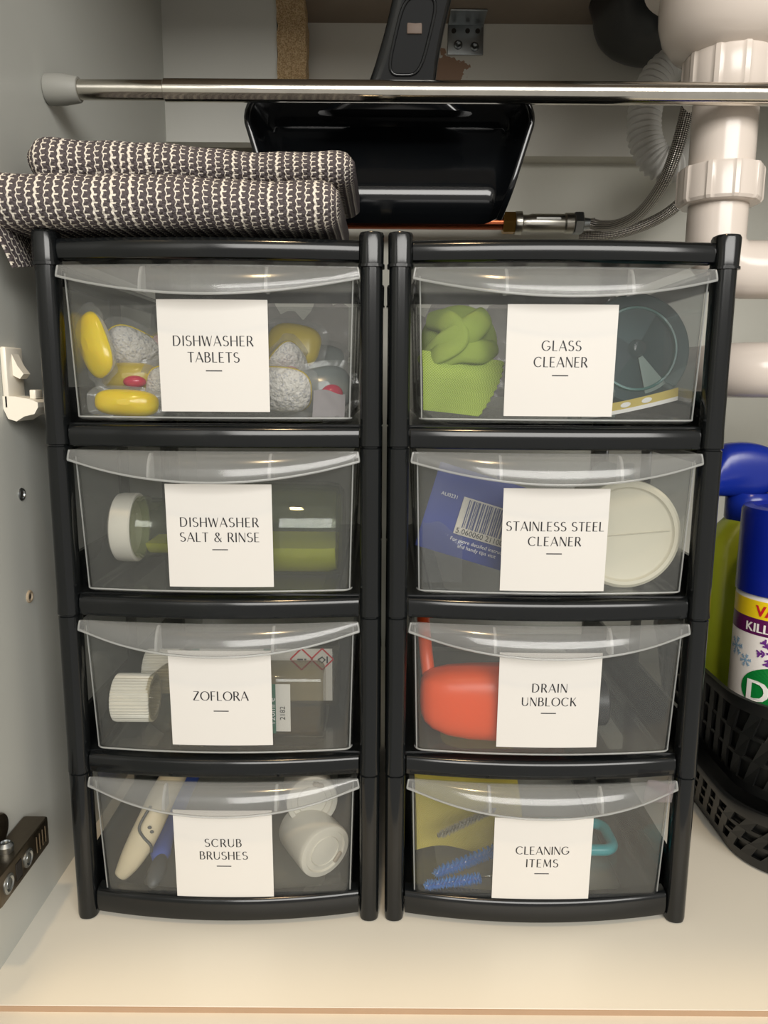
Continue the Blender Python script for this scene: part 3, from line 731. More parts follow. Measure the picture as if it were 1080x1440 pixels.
# ------------------------------------------------------------------ basket, can and spray bottle on the right
def basket(name, loc, h, x0, x1, y0, y1, flare, label, solid_rows, backed=False):
    t = thing(name, loc, label, 'basket', 'black stacked baskets'); R = .045; nseg = 12
    def ring(z, out, ins=0.0):
        e = flare * z / h + out - ins; return rrect(x0 - e, x1 + e, y0 - e, y1 + e, R + e, z, nseg)
    g = G(); g.loft([ring(0, -.004), ring(.002, 0), ring(.010, 0), ring(.010, -.002), ring(.003, -.004), ring(.003, -.03)]); g.build('base', BASKM, t, 50)
    G().loft([ring(h - .010, .0005), ring(h - .002, .002), ring(h, .0015), ring(h, -.002), ring(h - .010, -.002), ring(h - .010, .0005)], cap=False).build('rim', BASKM, t, 50)
    # lattice: leaning leaf-shaped ribs in rows with rails between them
    rows_n = solid_rows; z0, z1 = .010, h - .010; base = rrect(0, 1, 0, 1, .2, 0, 4)
    per = []; ringp = [Vector(p) for p in rrect(x0, x1, y0, y1, R, 0, 20)]; L = [0]
    for i in range(1, len(ringp) + 1): L.append(L[-1] + (ringp[i % len(ringp)] - ringp[i - 1]).length)
    def at_len(u, z, out=0.0):
        u %= L[-1]; i = 0
        while L[i + 1] < u: i += 1
        a, b = ringp[i], ringp[(i + 1) % len(ringp)]; f = (u - L[i]) / max(1e-9, L[i + 1] - L[i]); p = a.lerp(b, f); d = (b - a).normalized()
        nrm = Vector((d.y, -d.x, 0)); return p + nrm * (flare * z / h + out) + Vector((0, 0, z)), d, nrm
    if backed: G().loft([ring(.004, -.0035), ring(h - .004, -.0035), ring(h - .004, -.0045), ring(.004, -.0045), ring(.004, -.0035)], cap=False).build('inner_wall', BASKM, t, 50)
    cell = .0150; N = int(L[-1] / cell); dz = (z1 - z0) / rows_n
    rg = G()
    for r in range(1, rows_n):
        z = z0 + r * dz; rg.loft([ring(z - .0016, 0), ring(z + .0016, 0), ring(z + .0016, -.002), ring(z - .0016, -.002), ring(z - .0016, 0)], cap=False)
    if rows_n > 1: rg.build('rail', BASKM, t, 50)
    for r in range(rows_n):
        for c in range(N):
            u = (c + .5 * (r % 2)) * L[-1] / N; za = z0 + r * dz; zb = za + dz; quad = []
            for (uu, z) in ((u - .0050, za), (u + .0030, za), (u + .0085, zb), (u + .0020, zb)):
                p, d, nrm = at_len(uu, z); quad.append((p, nrm))
            o = [p + nrm * .0004 for p, nrm in quad]; i_ = [p - nrm * .0016 for p, nrm in quad]
            G().add(o + i_, [(0, 1, 2, 3), (7, 6, 5, 4), (0, 4, 5, 1), (1, 5, 6, 2), (2, 6, 7, 3), (3, 7, 4, 0)]).build('slat', BASKM, t, smooth=False)
    return t
basket('storage_basket', (0, 0, 0.0), .052, .268, .46, .040, .27, .012, 'black lattice basket standing on the cupboard floor, lower of the stack', 3, True)
basket('storage_basket', (0, 0, .0525), .078, .268, .46, .046, .27, .012, 'black lattice basket holding the spray can and trigger bottle, upper of the stack', 3, True)

CR = .033; CC = Vector((.3045, .108, .0640))
fc = Vector((0, -.45, 0)) - Vector((CC.x, CC.y, 0)); TH0 = math.atan2(fc.y, fc.x)
t = thing('aerosol_can', CC, 'white spray can with blue cap and green oval logo standing in the black basket', 'spray can')
LABM = plain('can_white', '#e6e2de', .3, var=.02); NAVY = plain('navy_cap', '#0b1f86', .25, var=.1); PURP = plain('purple_print', '#5c1552', .35); YEL = plain('yellow_print', '#f2d21c', .35)
GRN = plain('green_print', '#0c7a34', .35); RED = plain('red_print', '#c8202c', .4); WPR = plain('white_print', '#f0eeea', .4); VIO = plain('violet_print', '#6a2f86', .4); LBL = plain('pale_blue_print', '#8fb2cf', .4)
G().lathe([(CR - .003, 0), (CR, .002), (CR, .134), (CR - .0012, .137)], 56).build('can_body', LABM, t)
G().lathe([(CR + .0002, .136), (CR + .0010, .1365), (CR + .0010, .197), (CR - .0004, .2000), (CR - .006, .2012), (CR - .009, .1985), (.0001, .1980)], 56).build('cap', NAVY, t)
def on_can(V, du, z, k=.0003):
    return [((CR + k) * math.cos(TH0 + (x + du) / CR), (CR + k) * math.sin(TH0 + (x + du) / CR), z + y) for x, y, *_ in V]
def band(z0, z1, mat, name, k=.00015): G().lathe([(CR - .0005, z0), (CR + k, z0), (CR + k, z1), (CR - .0005, z1)], 56).build(name, mat, t, 30)
band(.119, .1325, YEL, 'yellow_band'); band(.1065, .119, PURP, 'purple_band')
def pr(text, size, du, z, mat, name, k=.0004, bold=0):
    V, Fc = flat_text(text, size)
    if bold:                                                     # thicken by laying shifted copies
        o = len(V); V2 = list(V); F2 = list(Fc)
        for dx in (bold, -bold):
            q = len(V2); V2 += [(x + dx, y, 0) for x, y, *_ in V[:o]]; F2 += [tuple(i + q for i in f) for f in Fc]
        V, Fc = V2, F2
    G().add(on_can(V, du, z, k), Fc).build(name, mat, t, smooth=False)
pr('VA', .0118, -.0175, .1213, RED, 'price_print', bold=.0004)
pr('KILLS', .0098, -.0250, .1088, WPR, 'claim_print', bold=.0003)
def blob(pts, mat, name, k): G().add(on_can(pts, 0, 0, k), [tuple(range(len(pts)))]).build(name, mat, t, smooth=False)
el = [[(.0060 + .0300 * q / 8 * math.cos(2 * PI * i / 48), .0655 + .0190 * q / 8 * math.sin(2 * PI * i / 48)) for i in range(49)] for q in range(9)]
G().grid([on_can(r, 0, 0, .0004) for r in el]).build('oval_logo', GRN, t, smooth=False)
pr('Det', .0235, -.0200, .0560, WPR, 'logo_print', .0010, .0007)
def flake(u, z, r, mat, name):
    V, Fc = [], []
    def ln(a, b, w):
        st = ([], []); stroke(st, [a, b], w); o = len(V); V.extend(st[0]); Fc.extend(tuple(i + o for i in f) for f in st[1])
    for k in range(6):
        a = PI / 3 * k + .2; c, s_ = math.cos(a), math.sin(a); ln((u, z), (u + r * c, z + r * s_), r * .16)
        for q in (.5, .78):
            for d in (-.8, .8): ln((u + q * r * c, z + q * r * s_), (u + q * r * c + .32 * r * math.cos(a + d), z + q * r * s_ + .32 * r * math.sin(a + d)), r * .12)
    G().add(on_can(V, 0, 0, .0004), Fc).build(name, mat, t, smooth=False)
flake(-.0335, .0930, .0072, LBL, 'snowflake_print'); flake(-.0225, .0850, .0048, LBL, 'snowflake_print'); flake(-.0030, .0950, .0110, VIO, 'snowflake_print')

t = thing('trigger_spray', (.3125, .190, .0640), 'green spray bottle with blue trigger head behind the spray can', 'spray bottle')
GRB = plain('lime_bottle', '#a8b832', .3, var=.06, coat=.3)
g = G(); g.loft([rrect(-hw, hw, -dp, dp, r, z, 5) for hw, dp, r, z in ((.032, .020, .014, 0), (.0355, .023, .016, .004), (.0355, .023, .016, .135), (.034, .021, .015, .155), (.026, .018, .014, .168), (.017, .015, .012, .178), (.015, .014, .012, .183))]); g.build('bottle', GRB, t, 60)
BLU = plain('blue_trigger', '#142a8c', .22, var=.1)
G().lathe([(.0185, .176), (.0195, .178), (.0195, .196), (.0165, .200)], 40).build('collar', BLU, t)
g = G(); rings = []
for i in range(15):
    f = i / 14; x = -.038 + .088 * f; zt = .243 - .012 * (2 * f - .7) ** 2 - .016 * f ** 3; zb = .196 + .0 * f if f < .45 else .196 + .018 * (f - .45) / .55
    if f < .12: zt -= .022 * (1 - f / .12) ** 2
    w = .0165 - .004 * f; cz = (zt + zb) / 2; hz = (zt - zb) / 2
    if f > .93: hz *= .75; w *= .8
    rings.append([(x, w * math.copysign(abs(math.cos(a)) ** .7, math.cos(a)), cz + hz * math.copysign(abs(math.sin(a)) ** .7, math.sin(a))) for a in [2 * PI * k / 20 for k in range(20)]])
g.loft(rings).build('head', BLU, t, 60)
G().tube(smoothpath([(.022, 0, .208), (.030, 0, .196), (.031, 0, .178), (.038, 0, .158)], 5), [.007] * 6 + [.006] * 6 + [.0045] * 4, 12).build('trigger', BLU, t, 60)

# ------------------------------------------------------------------ contents: dishwasher tablets
POW = powder('white_powder', '#e8e2da', '#c9c6c6'); POWP = powder('pink_powder', '#c9a8a4', '#b8707a')
GELY = plain('yellow_gel', '#ffd60f', .22, var=.12, scale=90, coat=.4, sss=.2); GELO = plain('olive_gel', '#c4ad3c', .3, var=.12, scale=90, coat=.3)
GELR = plain('red_gel', '#cc1546', .15, var=.12, coat=.5); GELG = plain('grey_gel', '#7d8482', .25, var=.15, coat=.3)
def pillow(rx, ry, rz, dz, z_lo, z_hi):
    g = G(); rings = []
    for i in range(9):
        f = i / 8; z = z_lo + (z_hi - z_lo) * f; k = math.sqrt(max(.03, 1 - (z / rz) ** 2)); ring = []
        for j in range(28):
            a = 2 * PI * j / 28; c, s_ = math.cos(a), math.sin(a)
            ring.append((rx * k * math.copysign(abs(c) ** .7, c), ry * k * math.copysign(abs(s_) ** .7, s_), z + dz))
        rings.append(ring)
    return g.loft(rings)
TAB = {}
def tablet(loc, rot, gel, pwd, label, ball=True, sc=1.0):
    t = thing('dishwasher_tablet', loc, label, 'tablet', 'tablets in the top drawer', Euler([math.radians(a) for a in rot])); t.scale = sc if isinstance(sc, tuple) else (sc,) * 3
    def p(key, name, fn, mat):
        k = key + mat.name
        if k not in TAB: TAB[k] = fn().build(name, mat, t, 60).data
        else: link(name, TAB[k], t)
    p('pow', 'powder_half', lambda: pillow(.0185, .0145, .0085, -.001, -.0082, .0005), pwd)
    p('gel', 'gel_half', lambda: pillow(.0190, .0150, .0092, -.0004, .0, .0090), gel)
    if ball: p('ball', 'gel_ball', lambda: G().ellipsoid((.004, -.006, .0075), (.0075, .0066, .0046), 18, 8), GELR)
    p('film', 'film_wrap', film_mesh, WRAP)
def film_mesh():
    rings = []
    for q, k in ((.96, 0), (1.10, .3), (1.24, 1.0)):
        rings.append([(.0190 * q * math.copysign(abs(math.cos(a)) ** .6, math.cos(a)), .0150 * q * math.copysign(abs(math.sin(a)) ** .6, math.sin(a)), .0011 * k * math.sin(a * 9)) for a in [2 * PI * i / 40 for i in range(41)]])
    return G().grid(rings, thick=.0002)
Z1 = TF[3]
tablet((-.1770, .0225, .3750), (90, 62, -35), GELY, POW, 'yellow gel dishwasher tablet standing on end at the drawer corner', False, (1.08, .85, .85))
tablet((-.1585, .0200, .3402), (84, 3, 4), GELY, POW, 'yellow gel dishwasher tablet lying flat against the drawer front', False, (1.02, .55, .95))
tablet((-.1620, .0450, .3720), (-70, 25, 30), GELY, POW, 'white powder side of a tablet leaning on the upright yellow one', False)
tablet((-.1600, .0340, .3560), (85, 0, 6), GELO, POW, 'tablet with a bright red gel ball beneath the white one', True, (.95, .6, .95))
tablet((-.1450, .0640, .3700), (-60, 10, 60), GELO, POWP, 'pinkish powder tablet at the back beside the label', False, 1.1)
tablet((-.1330, .0330, .3490), (-75, 15, 10), GELY, POW, 'white tablet half hidden by the dishwasher tablets label', False, .9)
tablet((-.1130, .0290, .3480), (60, 5, 80), GELO, POW, 'tablet hidden low behind the dishwasher tablets label', False, .9)
tablet((-.0920, .0300, .3480), (-65, 0, 15), GELY, POW, 'white tablet peeping out under the dishwasher tablets label', False, .9)
tablet((-.0640, .0280, .3490), (-68, 4, -6), GELO, POW, 'white tablet with red streak low beside the label', True, 1.0)
tablet((-.0640, .0500, .3640), (-60, 30, 70), GELO, POW, 'white speckled tablet standing on the red-streaked one', False, .95)
tablet((-.0620, .0720, .3780), (70, 10, -12), GELO, POW, 'olive gel tablet topmost of the heap beside the label', False, 1.0)
tablet((-.0400, .0480, .3490), (75, -10, 10), GELG, POW, 'tablet with a red gel ball near the paper corner')
tablet((-.0430, .0860, .3650), (65, 10, -50), GELG, POW, 'grey tablet at the back of the heap', False, 1.0)
tablet((-.0680, .0950, .3800), (60, 0, 10), GELG, POW, 'grey tablet behind the olive one', False, .95)

def crumple(name, x0, x1, z0, z1, y, amp, label, cat, mat, lean=0.0, seed=1, nx=26, nz=18, yfun=None, thick=.0003):
    rnd = random.Random(seed); ph = [(rnd.uniform(60, 240), rnd.uniform(60, 240), rnd.uniform(0, 6), rnd.uniform(.3, 1)) for _ in range(5)]
    rows = []
    for i in range(nz + 1):
        row = []
        for j in range(nx + 1):
            x = (x1 - x0) * j / nx; z = (z1 - z0) * i / nz
            d = sum(a * abs(math.sin(p * x + q * z + r)) for p, q, r, a in ph) / 3
            row.append((x, lean * z + amp * d + (yfun(j / nx, i / nz) if yfun else 0), z * (1 + .10 * math.sin(x * 130 + seed) + .07 * math.sin(x * 310 + 2 * seed))))
        rows.append(row)
    o = G().grid(rows, thick=thick).build(name, mat, None, 25); o.location = (x0, y, z0); return tag(o, label, cat)
crumple('plastic_bag', -.178, -.028, Z1 + .004, Z1 + .078, .115, .014, 'crumpled milky plastic bag behind the dishwasher tablets', 'bag', BAG, .25, 3)
crumple('paper_leaflet', -.0440, -.0245, Z1 + .001, Z1 + .017, .012, .004, 'small creased paper corner lying beside the dishwasher tablets', 'paper', plain('grey_paper', '#918c90', .6, var=.1, scale=150), .6, 9, 8, 6)

# ---- salt and rinse jar, lying with its lid towards the grey wall
Z2 = TF[2]
t = thing('glass_jar', (-.1000, .0440, Z2 + .0317), 'clear glass jar of yellow-green rinse aid lying on its side, white lid', 'jar')
rx = Matrix.Rotation(PI / 2, 4, 'Y')
outer = [(.0195, -.066), (.0195, -.0600), (.0210, -.0590), (.0210, -.0570), (.0196, -.0555), (.0196, -.0430), (.0205, -.040), (.0250, -.031), (.0300, -.020), (.0312, -.012), (.0312, .064), (.0300, .070), (.0260, .0735)]
inner = [(r - .0022, z) for r, z in outer[:-1]][::-1]
G().lathe([(.0001, .0690)] + [(.0240, .0690)] + inner + outer + [(.0001, .0725)], 56, rx, cap=False).build('glass', GLASS, t, 50)
G().lathe([(.0001, -.0765), (.0200, -.0765), (.0222, -.0750), (.0228, -.0720), (.0228, -.0630), (.0220, -.0620), (.0205, -.0620)], 56, rx, cap=False).build('lid', WHITEP, t, 35)
g = G(); rings = []; lv = -.0078                                    # liquid: the jar's inside below a level plane
for r, x in [(.0170, -.054), (.0172, -.043), (.0185, -.038), (.0235, -.029), (.0278, -.019), (.0288, -.012), (.0288, .064), (.0270, .0690)]:
    a0 = math.asin(max(-1, lv / r)); ring = []
    for k in range(25):
        a = PI - a0 + (PI + 2 * a0) * k / 24; ring.append((x, r * math.cos(a), r * math.sin(a)))
    rings.append(ring)
g.loft(rings).build('liquid', LIQ, t, 40)

# ---- disinfectant bottles
Z3 = TF[1]
GREEN_L = plain('label_green', '#2f6b52', .5); PAPER = plain('bottle_paper', '#dcd6cc', .5, var=.03)
def bottle(loc, label, rz, hazard):
    t = thing('clear_bottle', loc, label, 'bottle', 'bottles lying in one drawer', Euler((0, 0, rz)))
    hz, hy = .0235, .0155; rings = []
    def sec(x, kz, ky, r): return [(x, p[0], p[1]) for p in rrect(-ky, ky, -kz, kz, r, 0, 5)]
    for x, kz, ky, r in ((-.073, .0118, .0118, .0117), (-.0660, .0118, .0118, .0117), (-.064, .0125, .0125, .0124), (-.058, .0165, .0140, .0128), (-.052, .0210, .0150, .011), (-.045, hz, hy, .008), (.052, hz, hy, .008), (.0555, hz - .001, hy - .001, .0075), (.0570, hz - .004, hy - .004, .006)):
        rings.append(sec(x, kz, ky, r))
    G().loft(rings).build('body', PET, t, 45)
    g = G(); rings = [sec(x, kz, ky, r) for x, kz, ky, r in ((-.044, hz - .002, hy - .002, .006), (.053, hz - .002, hy - .002, .006))]
    low = [[(x, y, min(z, -.012)) for x, y, z in r] for r in rings]; g.loft(low).build('liquid', AMBER, t, 40)
    rib = lambda a, z: 1 + .022 * (1 if math.sin(a * 44) > 0 else -1)
    G().lathe([(.0001, -.0830), (.0135, -.0830), (.0153, -.0822), (.0156, -.0805), (.0156, -.0575), (.0150, -.0568), (.0125, -.0568)], 176, rx, cap=False, fn=rib).build('cap', WHITEP, t, 30)
    y = -hy - .0003
    def strip(x0, x1, z0, z1, mat, name, dy=0.0): G().box(x0, x1, y - dy - .0002, y - dy, z0, z1).build(name, mat, t, smooth=False)
    def vtext(text, size, x, z, mat, name, flip=1):
        V, Fc = flat_text(text, size)
        G().add([(x - b, y - .0006, z + a) for a, b, *_ in V], Fc).build(name, mat, t, smooth=False)
    if not hazard:
        strip(-.030, .0215, -.0175, .0165, PAPER, 'paper_label'); strip(.0215, .0265, -.0175, .0165, GREEN_L, 'green_stripe'); strip(.0265, .0360, -.0160, .0165, PAPER, 'date_label')
        vtext('120ml e', .0058, .0260, -.0115, WPR, 'volume_print'); vtext('2182', .0048, .0325, -.0080, INK, 'batch_print')
    else:
        strip(-.046, -.0405, -.016, .0225, GREEN_L, 'green_stripe'); strip(-.0405, .004, -.016, .0225, PAPER, 'paper_label'); strip(.004, .009, -.016, .0225, GREEN_L, 'green_stripe'); strip(.009, .052, -.016, .0225, PAPER, 'paper_label')
        g = G()
        for k in range(5): g.box(-.036 + k * .0065, -.0345 + k * .0065, y - .0006, y - .0004, .004, .020)
        g.build('small_print', plain('grey_print', '#8a7f78', .6), t, smooth=False)
        for cx, n in ((.0305, 0), (.0450, 1)):
            g = G(); q = [(cx + .0078 * c, .0150 + .0078 * s_) for c, s_ in ((1, 0), (0, 1), (-1, 0), (0, -1))]; st = ([], [])
            for k in range(4): stroke(st, [q[k], q[(k + 1) % 4]], .0011)
            G().add([(a, y - .0006, b) for a, b in st[0]], st[1]).build('hazard_diamond', RED, t, smooth=False)
            st = ([], [])
            if n == 0: stroke(st, [(cx - .003, .0145), (cx + .001, .0145)], .0016); stroke(st, [(cx + .002, .0145), (cx + .0034, .0145)], .0016)
            else: stroke(st, [(cx - .003, .0145), (cx, .0165), (cx + .002, .0145), (cx, .0125), (cx - .003, .0145)], .0012); stroke(st, [(cx + .0035, .012), (cx + .0035, .017)], .001)
            G().add([(a, y - .0006, b) for a, b in st[0]], st[1]).build('hazard_symbol', INK, t, smooth=False)
    return t
bottle((-.0960, .0300, Z3 + .0236), 'clear bottle with ribbed white cap lying in front, 120ml label', 0.0, False)
b = bottle((-.0880, .0720, Z3 + .0262), 'clear bottle with hazard diamonds on its label lying behind the other', 0.02, True)

# ---- brushes and tubs
Z4 = TF[0]
t = thing('scrub_brush', (-.1775, .014, Z4 + .005), 'cream plastic brush handle with curved dark line and two holes', 'brush')
CREAM = plain('cream_plastic', '#dccdae', .4, var=.04, bump=.1, bscale=200)
pth = smoothpath([(.000, 0, .001), (.006, .002, .010), (.014, .006, .024), (.022, .012, .040), (.029, .022, .056), (.034, .045, .064), (.036, .09, .066)], 6)
t.scale = (.9, .9, .9)
n = len(pth); rad = [.0042 + .0062 * math.sin(min(1, i / (n * .42)) * PI / 2) - .004 * max(0, (i / n - .6)) for i in range(n)]; rad[0] = .0022
G().tube(pth, rad, 20, flat=.75, upv=(0, -1, .3)).build('handle', CREAM, t, 70)
DK = plain('dark_rubber', '#4a4d50', .4)
ln = [Vector(p) + Vector((0, -.0085, 0)) for p in smoothpath([(.0235, .0165, .0545), (.0165, .0100, .0420), (.0185, .0095, .0345), (.0245, .0090, .0270), (.0245, .0095, .0215)], 6)]
G().tube(ln, .0011, 8).build('grip_line', DK, t, 70)
for x, z in ((.0235, .0400), (.0250, .0365)):
    G().ellipsoid((x, .0030, z), (.0016, .0010, .0013), 12, 6).build('hole', DK, t, 70)
t = thing('scrub_brush', (-.1540, .012, Z4 + .007), 'blue brush handle with dark grey tip lying on the tray', 'brush')
BLB = plain('muted_blue_plastic', '#5670cc', .35, var=.06)
G().tube(smoothpath([(.0012, .010, .0045), (-.001, .024, .006), (-.003, .045, .0095), (-.002, .07, .014), (.0, .11, .020)], 6), [.0030, .0042, .0052, .0060] + [.0070] * 8 + [.0082] * 13, 18, flat=.75).build('handle', BLB, t, 70)
G().ellipsoid((.0020, .0030, .0034), (.0060, .0140, .0052), 16, 10, 1.0, Matrix.Rotation(.22, 4, 'X').to_3x3().to_4x4()).build('tip', DK, t, 70)
def tub(loc, d, r, length, label, notch):
    t = thing('white_tub', loc, label, 'tub', 'white tubs in the bottom drawer'); m = aim(d)
    G().lathe([(r * .93, -length), (r * .96, -length + .002), (r, -.004), (r, -.001), (r * .97, 0), (r * .80, .0002), (r * .77, -.0012), (r * .72, -.0012), (.0001, -.0008)], 48, m).build('body', WHITEP, t, 40)
    G().lathe([(r * .58, -.0010), (r * .56, -.0002), (r * .54, -.0010)], 48, m, cap=False).build('moulded_ring', WHITEP, t, 40)
    x, y = notch; mm = m @ Matrix.Translation((x * r, y * r, 0)) @ Matrix.Rotation(math.atan2(y, x) + PI / 2, 4, 'Z')
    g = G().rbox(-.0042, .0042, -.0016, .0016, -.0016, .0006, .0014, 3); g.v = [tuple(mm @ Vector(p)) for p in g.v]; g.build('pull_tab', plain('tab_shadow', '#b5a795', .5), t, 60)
    return t
tub((-.0490, .0400, Z4 + .0470), (.22, -1, .10), .0182, .034, 'white round tub stacked on top of the other tub', (.25, .62))
tub((-.0385, .0225, Z4 + .0200), (.62, -.86, -.10), .0192, .034, 'white round tub lying tilted on the bottom tray', (.55, -.45))

# ---- glass cleaner drawer
t = thing('microfibre_cloth', (.047, .045, Z1), 'lime green mesh microfibre cloth bundled up beside the label', 'cloth')
LIME = mesh_cloth('lime_mesh_cloth', '#93ad3e', '#c8dc70', 3600.)
rows, uv = [], []
for i in range(33):                                               # rolled bundle with deep creases
    b = -PI / 2 + PI * i / 32; row, ur = [], []
    for j in range(57):
        a = 2 * PI * j / 56; c = math.cos(b)
        x, y, z = c * math.cos(a), c * math.sin(a), math.sin(b)
        fr = max(0, -y); ang = math.atan2(z - .1, x + .05)
        crease = .13 * abs(math.sin(1.5 * ang + 2.2 * math.hypot(x, z))) ** .6 + .07 * math.sin(5 * ang + 6 * math.hypot(x, z))
        k = 1 - (.28 - crease) * fr * (1 - .25 * fr)
        row.append((.0245 * x * (1 + .04 * math.sin(3 * a)), .026 * y * k, .047 + .0235 * z * (1 - .10 * fr * crease))); ur.append((a * .024, b * .024))
    rows.append(row); uv.append(ur)
G().grid(rows, uv).build('bundle', LIME, t, 80)
for pts, r in (([(-.0235, -.0100, .034), (-.012, -.0260, .044), (.002, -.0290, .052), (.012, -.0250, .060), (.014, -.014, .064)], .0085), ([(-.020, -.012, .060), (-.010, -.0240, .058), (-.004, -.0285, .048), (-.014, -.0280, .040), (-.021, -.018, .036)], .0090), ([(.022, -.010, .044), (.012, -.0255, .041), (-.002, -.0290, .041), (-.016, -.0265, .034)], .0080)):
    P = smoothpath(pts, 7); G().tube(P, [r * (.55 + .45 * math.sin(PI * i / (len(P) - 1))) for i in range(len(P))], 14, flat=.45, upv=(0, -1, 0)).build('crease_fold', LIME, t, 80)
rows, uv = [], []
for i in range(19):                                               # flap hanging down the drawer front, zigzag edge
    f = i / 18; row, ur = [], []
    for j in range(23):
        s = j / 22; x0 = -.0245 + .001 * f; x1 = .0255 - .015 * f ** 1.6 + (.0006 if i % 2 else -.0006)
        zz = .0415 - .006 * s * (1 - f) - (.036 + .0035 * s) * f
        row.append((x0 + (x1 - x0) * s, -.0245 - .0080 * math.sin(min(1, f * 2.2) * PI / 2) + .0045 * f - .002 * math.sin(s * 5 + f * 2) , zz)); ur.append((s * .05, f * .04))
    rows.append(row); uv.append(ur)
G().grid(rows[::-1], uv[::-1], thick=.0016).build('flap', LIME, t, 80)
t = thing('teal_disc', (.1660, .0640, .3765), 'dark teal round plastic disc with clear hub in the glass cleaner drawer', 'disc')
m = aim((.08, -1, .12)); TEAL = plain('dark_teal', '#143a3d', .5, spec=.25, var=.15, scale=40); TEAL2 = plain('teal_rim', '#3f7a74', .25, var=.1)
G().lathe([(.0355, -.004), (.0365, -.002), (.0365, .0015), (.0350, .003), (.0285, .0022), (.0275, .0008), (.0001, .0012)], 56, m).build('plate', TEAL, t, 40)
G().lathe([(.0282, .0018), (.0275, .0034), (.0262, .0034), (.0256, .0010)], 56, m, cap=False).build('inner_rim', TEAL2, t, 40)
G().lathe([(.0055, .001), (.0052, .006), (.0040, .0075), (.0022, .0078), (.0001, .0060)], 28, m).build('hub', FILM, t, 40)
for a0, a1, r1, mat in ((-78, -48, .0340, plain('pale_teal', '#8c9f98', .5)), (60, 150, .0262, plain('grey_teal', '#3c5558', .5, spec=.25)), (150, 235, .0262, plain('slate_teal', '#2c4247', .5, spec=.25))):
    q = [(.0060 * math.cos(math.radians(a0)), .0060 * math.sin(math.radians(a0)), .0016), (.0060 * math.cos(math.radians(a1)), .0060 * math.sin(math.radians(a1)), .0016)]
    ring = [[(rr * math.cos(math.radians(a0 + (a1 - a0) * k / 10)), rr * math.sin(math.radians(a0 + (a1 - a0) * k / 10)), .0018) for k in range(11)] for rr in (.0060, r1)]
    g = G().grid(ring, thick=.0006); g.v = [tuple(m @ Vector(p)) for p in g.v]; g.build('sector', mat, t, 40)
o = crumple('grey_rag', .120, .150, Z1 + .001, Z1 + .030, .040, .010, 'grey crumpled rag low in front of the teal disc', 'cloth', plain('grey_rag_cloth', '#7d8c8a', .9, var=.2, scale=120), .35, 5, 16, 12, thick=.002)
t = thing('packet_strip', (.152, .026, Z1), 'yellow and white paper packet header with red-ringed ovals on the tray', 'packet')
def strip_pt(s, w, k=0.0):
    return (-.034 + .066 * s, -.018 + .024 * s + .003 * math.sin(s * PI) - k, .0016 + .011 * s ** 1.5 + w * (.0065 + .001 * s))
rows = [[strip_pt(j / 20, w) for j in range(21)] for w in (0, .5, 1)]
G().grid(rows[::-1], thick=.0006).build('paper', plain('packet_yellow', '#c9b45a', .5, var=.1), t, 60)
rows = [[strip_pt(j / 20, w, .0004) for j in range(21)] for w in (-.05, .14, .28)]
G().grid(rows[::-1], thick=.0004).build('white_edge', WPR, t, 60)
for sc in (.24, .46, .68):
    for nm, k, mat, dk in (('oval_ring', 1.0, plain('oval_red', '#a8542c', .5), .0006), ('oval', .74, WPR, .0009)):
        c = [strip_pt(sc + .072 * k * math.cos(2 * PI * i / 20), .62 + .30 * k * math.sin(2 * PI * i / 20), dk) for i in range(20)]
        G().add(c, [tuple(range(20))]).build(nm, mat, t, smooth=False)
crumple('plastic_bag', .024, .182, Z1 + .012, Z1 + .080, .118, .012, 'crumpled clear plastic bag behind the green cloth and teal disc', 'bag', BAG, .2, 11)

# ---- stainless steel cleaner drawer
t = thing('blue_packet', (.0555, .0320, Z2 + .0385), 'blue cleaning pad packet with white barcode tilted beside the label', 'packet', None, Euler((math.radians(-6), math.radians(17), math.radians(2))))
BLP = plain('packet_blue', '#24388a', .35, var=.12, scale=50)
rows = []
def pk(x, z): return -.0025 * (1 - (x / .036) ** 8) * (1 - (z / .034) ** 8)
rows = [[(-.030 + .066 * j / 18, pk(-.033 + .066 * j / 18, -.029 + .056 * i / 14), -.024 + .056 * i / 14) for j in range(19)] for i in range(15)]
G().grid(rows, thick=.006).build('pouch', BLP, t, 50)
def pp(V, dx, dz, k): return [(x + dx, pk(min(.033, x + dx), min(.028, z + dz)) - k, z + dz) for x, z in V]
q = [(0, 0), (.0370, 0), (.0370, .0245), (0, .0245)]
G().grid([pp([(.0370 * j / 10, .0245 * i / 6) for j in range(11)], -.0090, -.0095, .0010) for i in range(7)]).build('barcode_panel', plain('barcode_paper', '#cfc8bc', .5), t, smooth=False)
V, Fc = [], []; x = .0040; rnd = random.Random(4)
while x < .0335:
    wd = rnd.choice((.0004, .0007, .0010, .0013)); o = len(V); V += [(x, .0050), (x + wd, .0050), (x + wd, .0235), (x, .0235)]; Fc.append((o, o + 1, o + 2, o + 3)); x += wd + rnd.choice((.0004, .0006, .0010))
G().add(pp(V, -.0090, -.0095, .0014), Fc).build('barcode_bars', plain('barcode_ink', '#3b4472', .5), t, smooth=False)
for text, size, dx, dz, mat, nm in (('5 060060 211001', .0049, -.0080, -.0085, INK, 'barcode_digits'), ('For more detailed instructions', .0034, -.0100, -.0140, WPR, 'instruction_print'), ('and handy tips visit', .0034, -.0040, -.0175, WPR, 'instruction_print'), ('AU0231', .0034, -.0240, .0120, WPR, 'batch_print')):
    V, Fc = flat_text(text, size); G().add(pp([(a, b) for a, b, *_ in V], dx, dz, .0015), Fc).build(nm, mat, t, smooth=False)
crumple('plastic_film', .0245, .050, Z2 + .002, Z2 + .040, .0165, .004, 'wrinkled clear film in front of the blue packet', 'film', FILM, 0.05, 21, 14, 18)
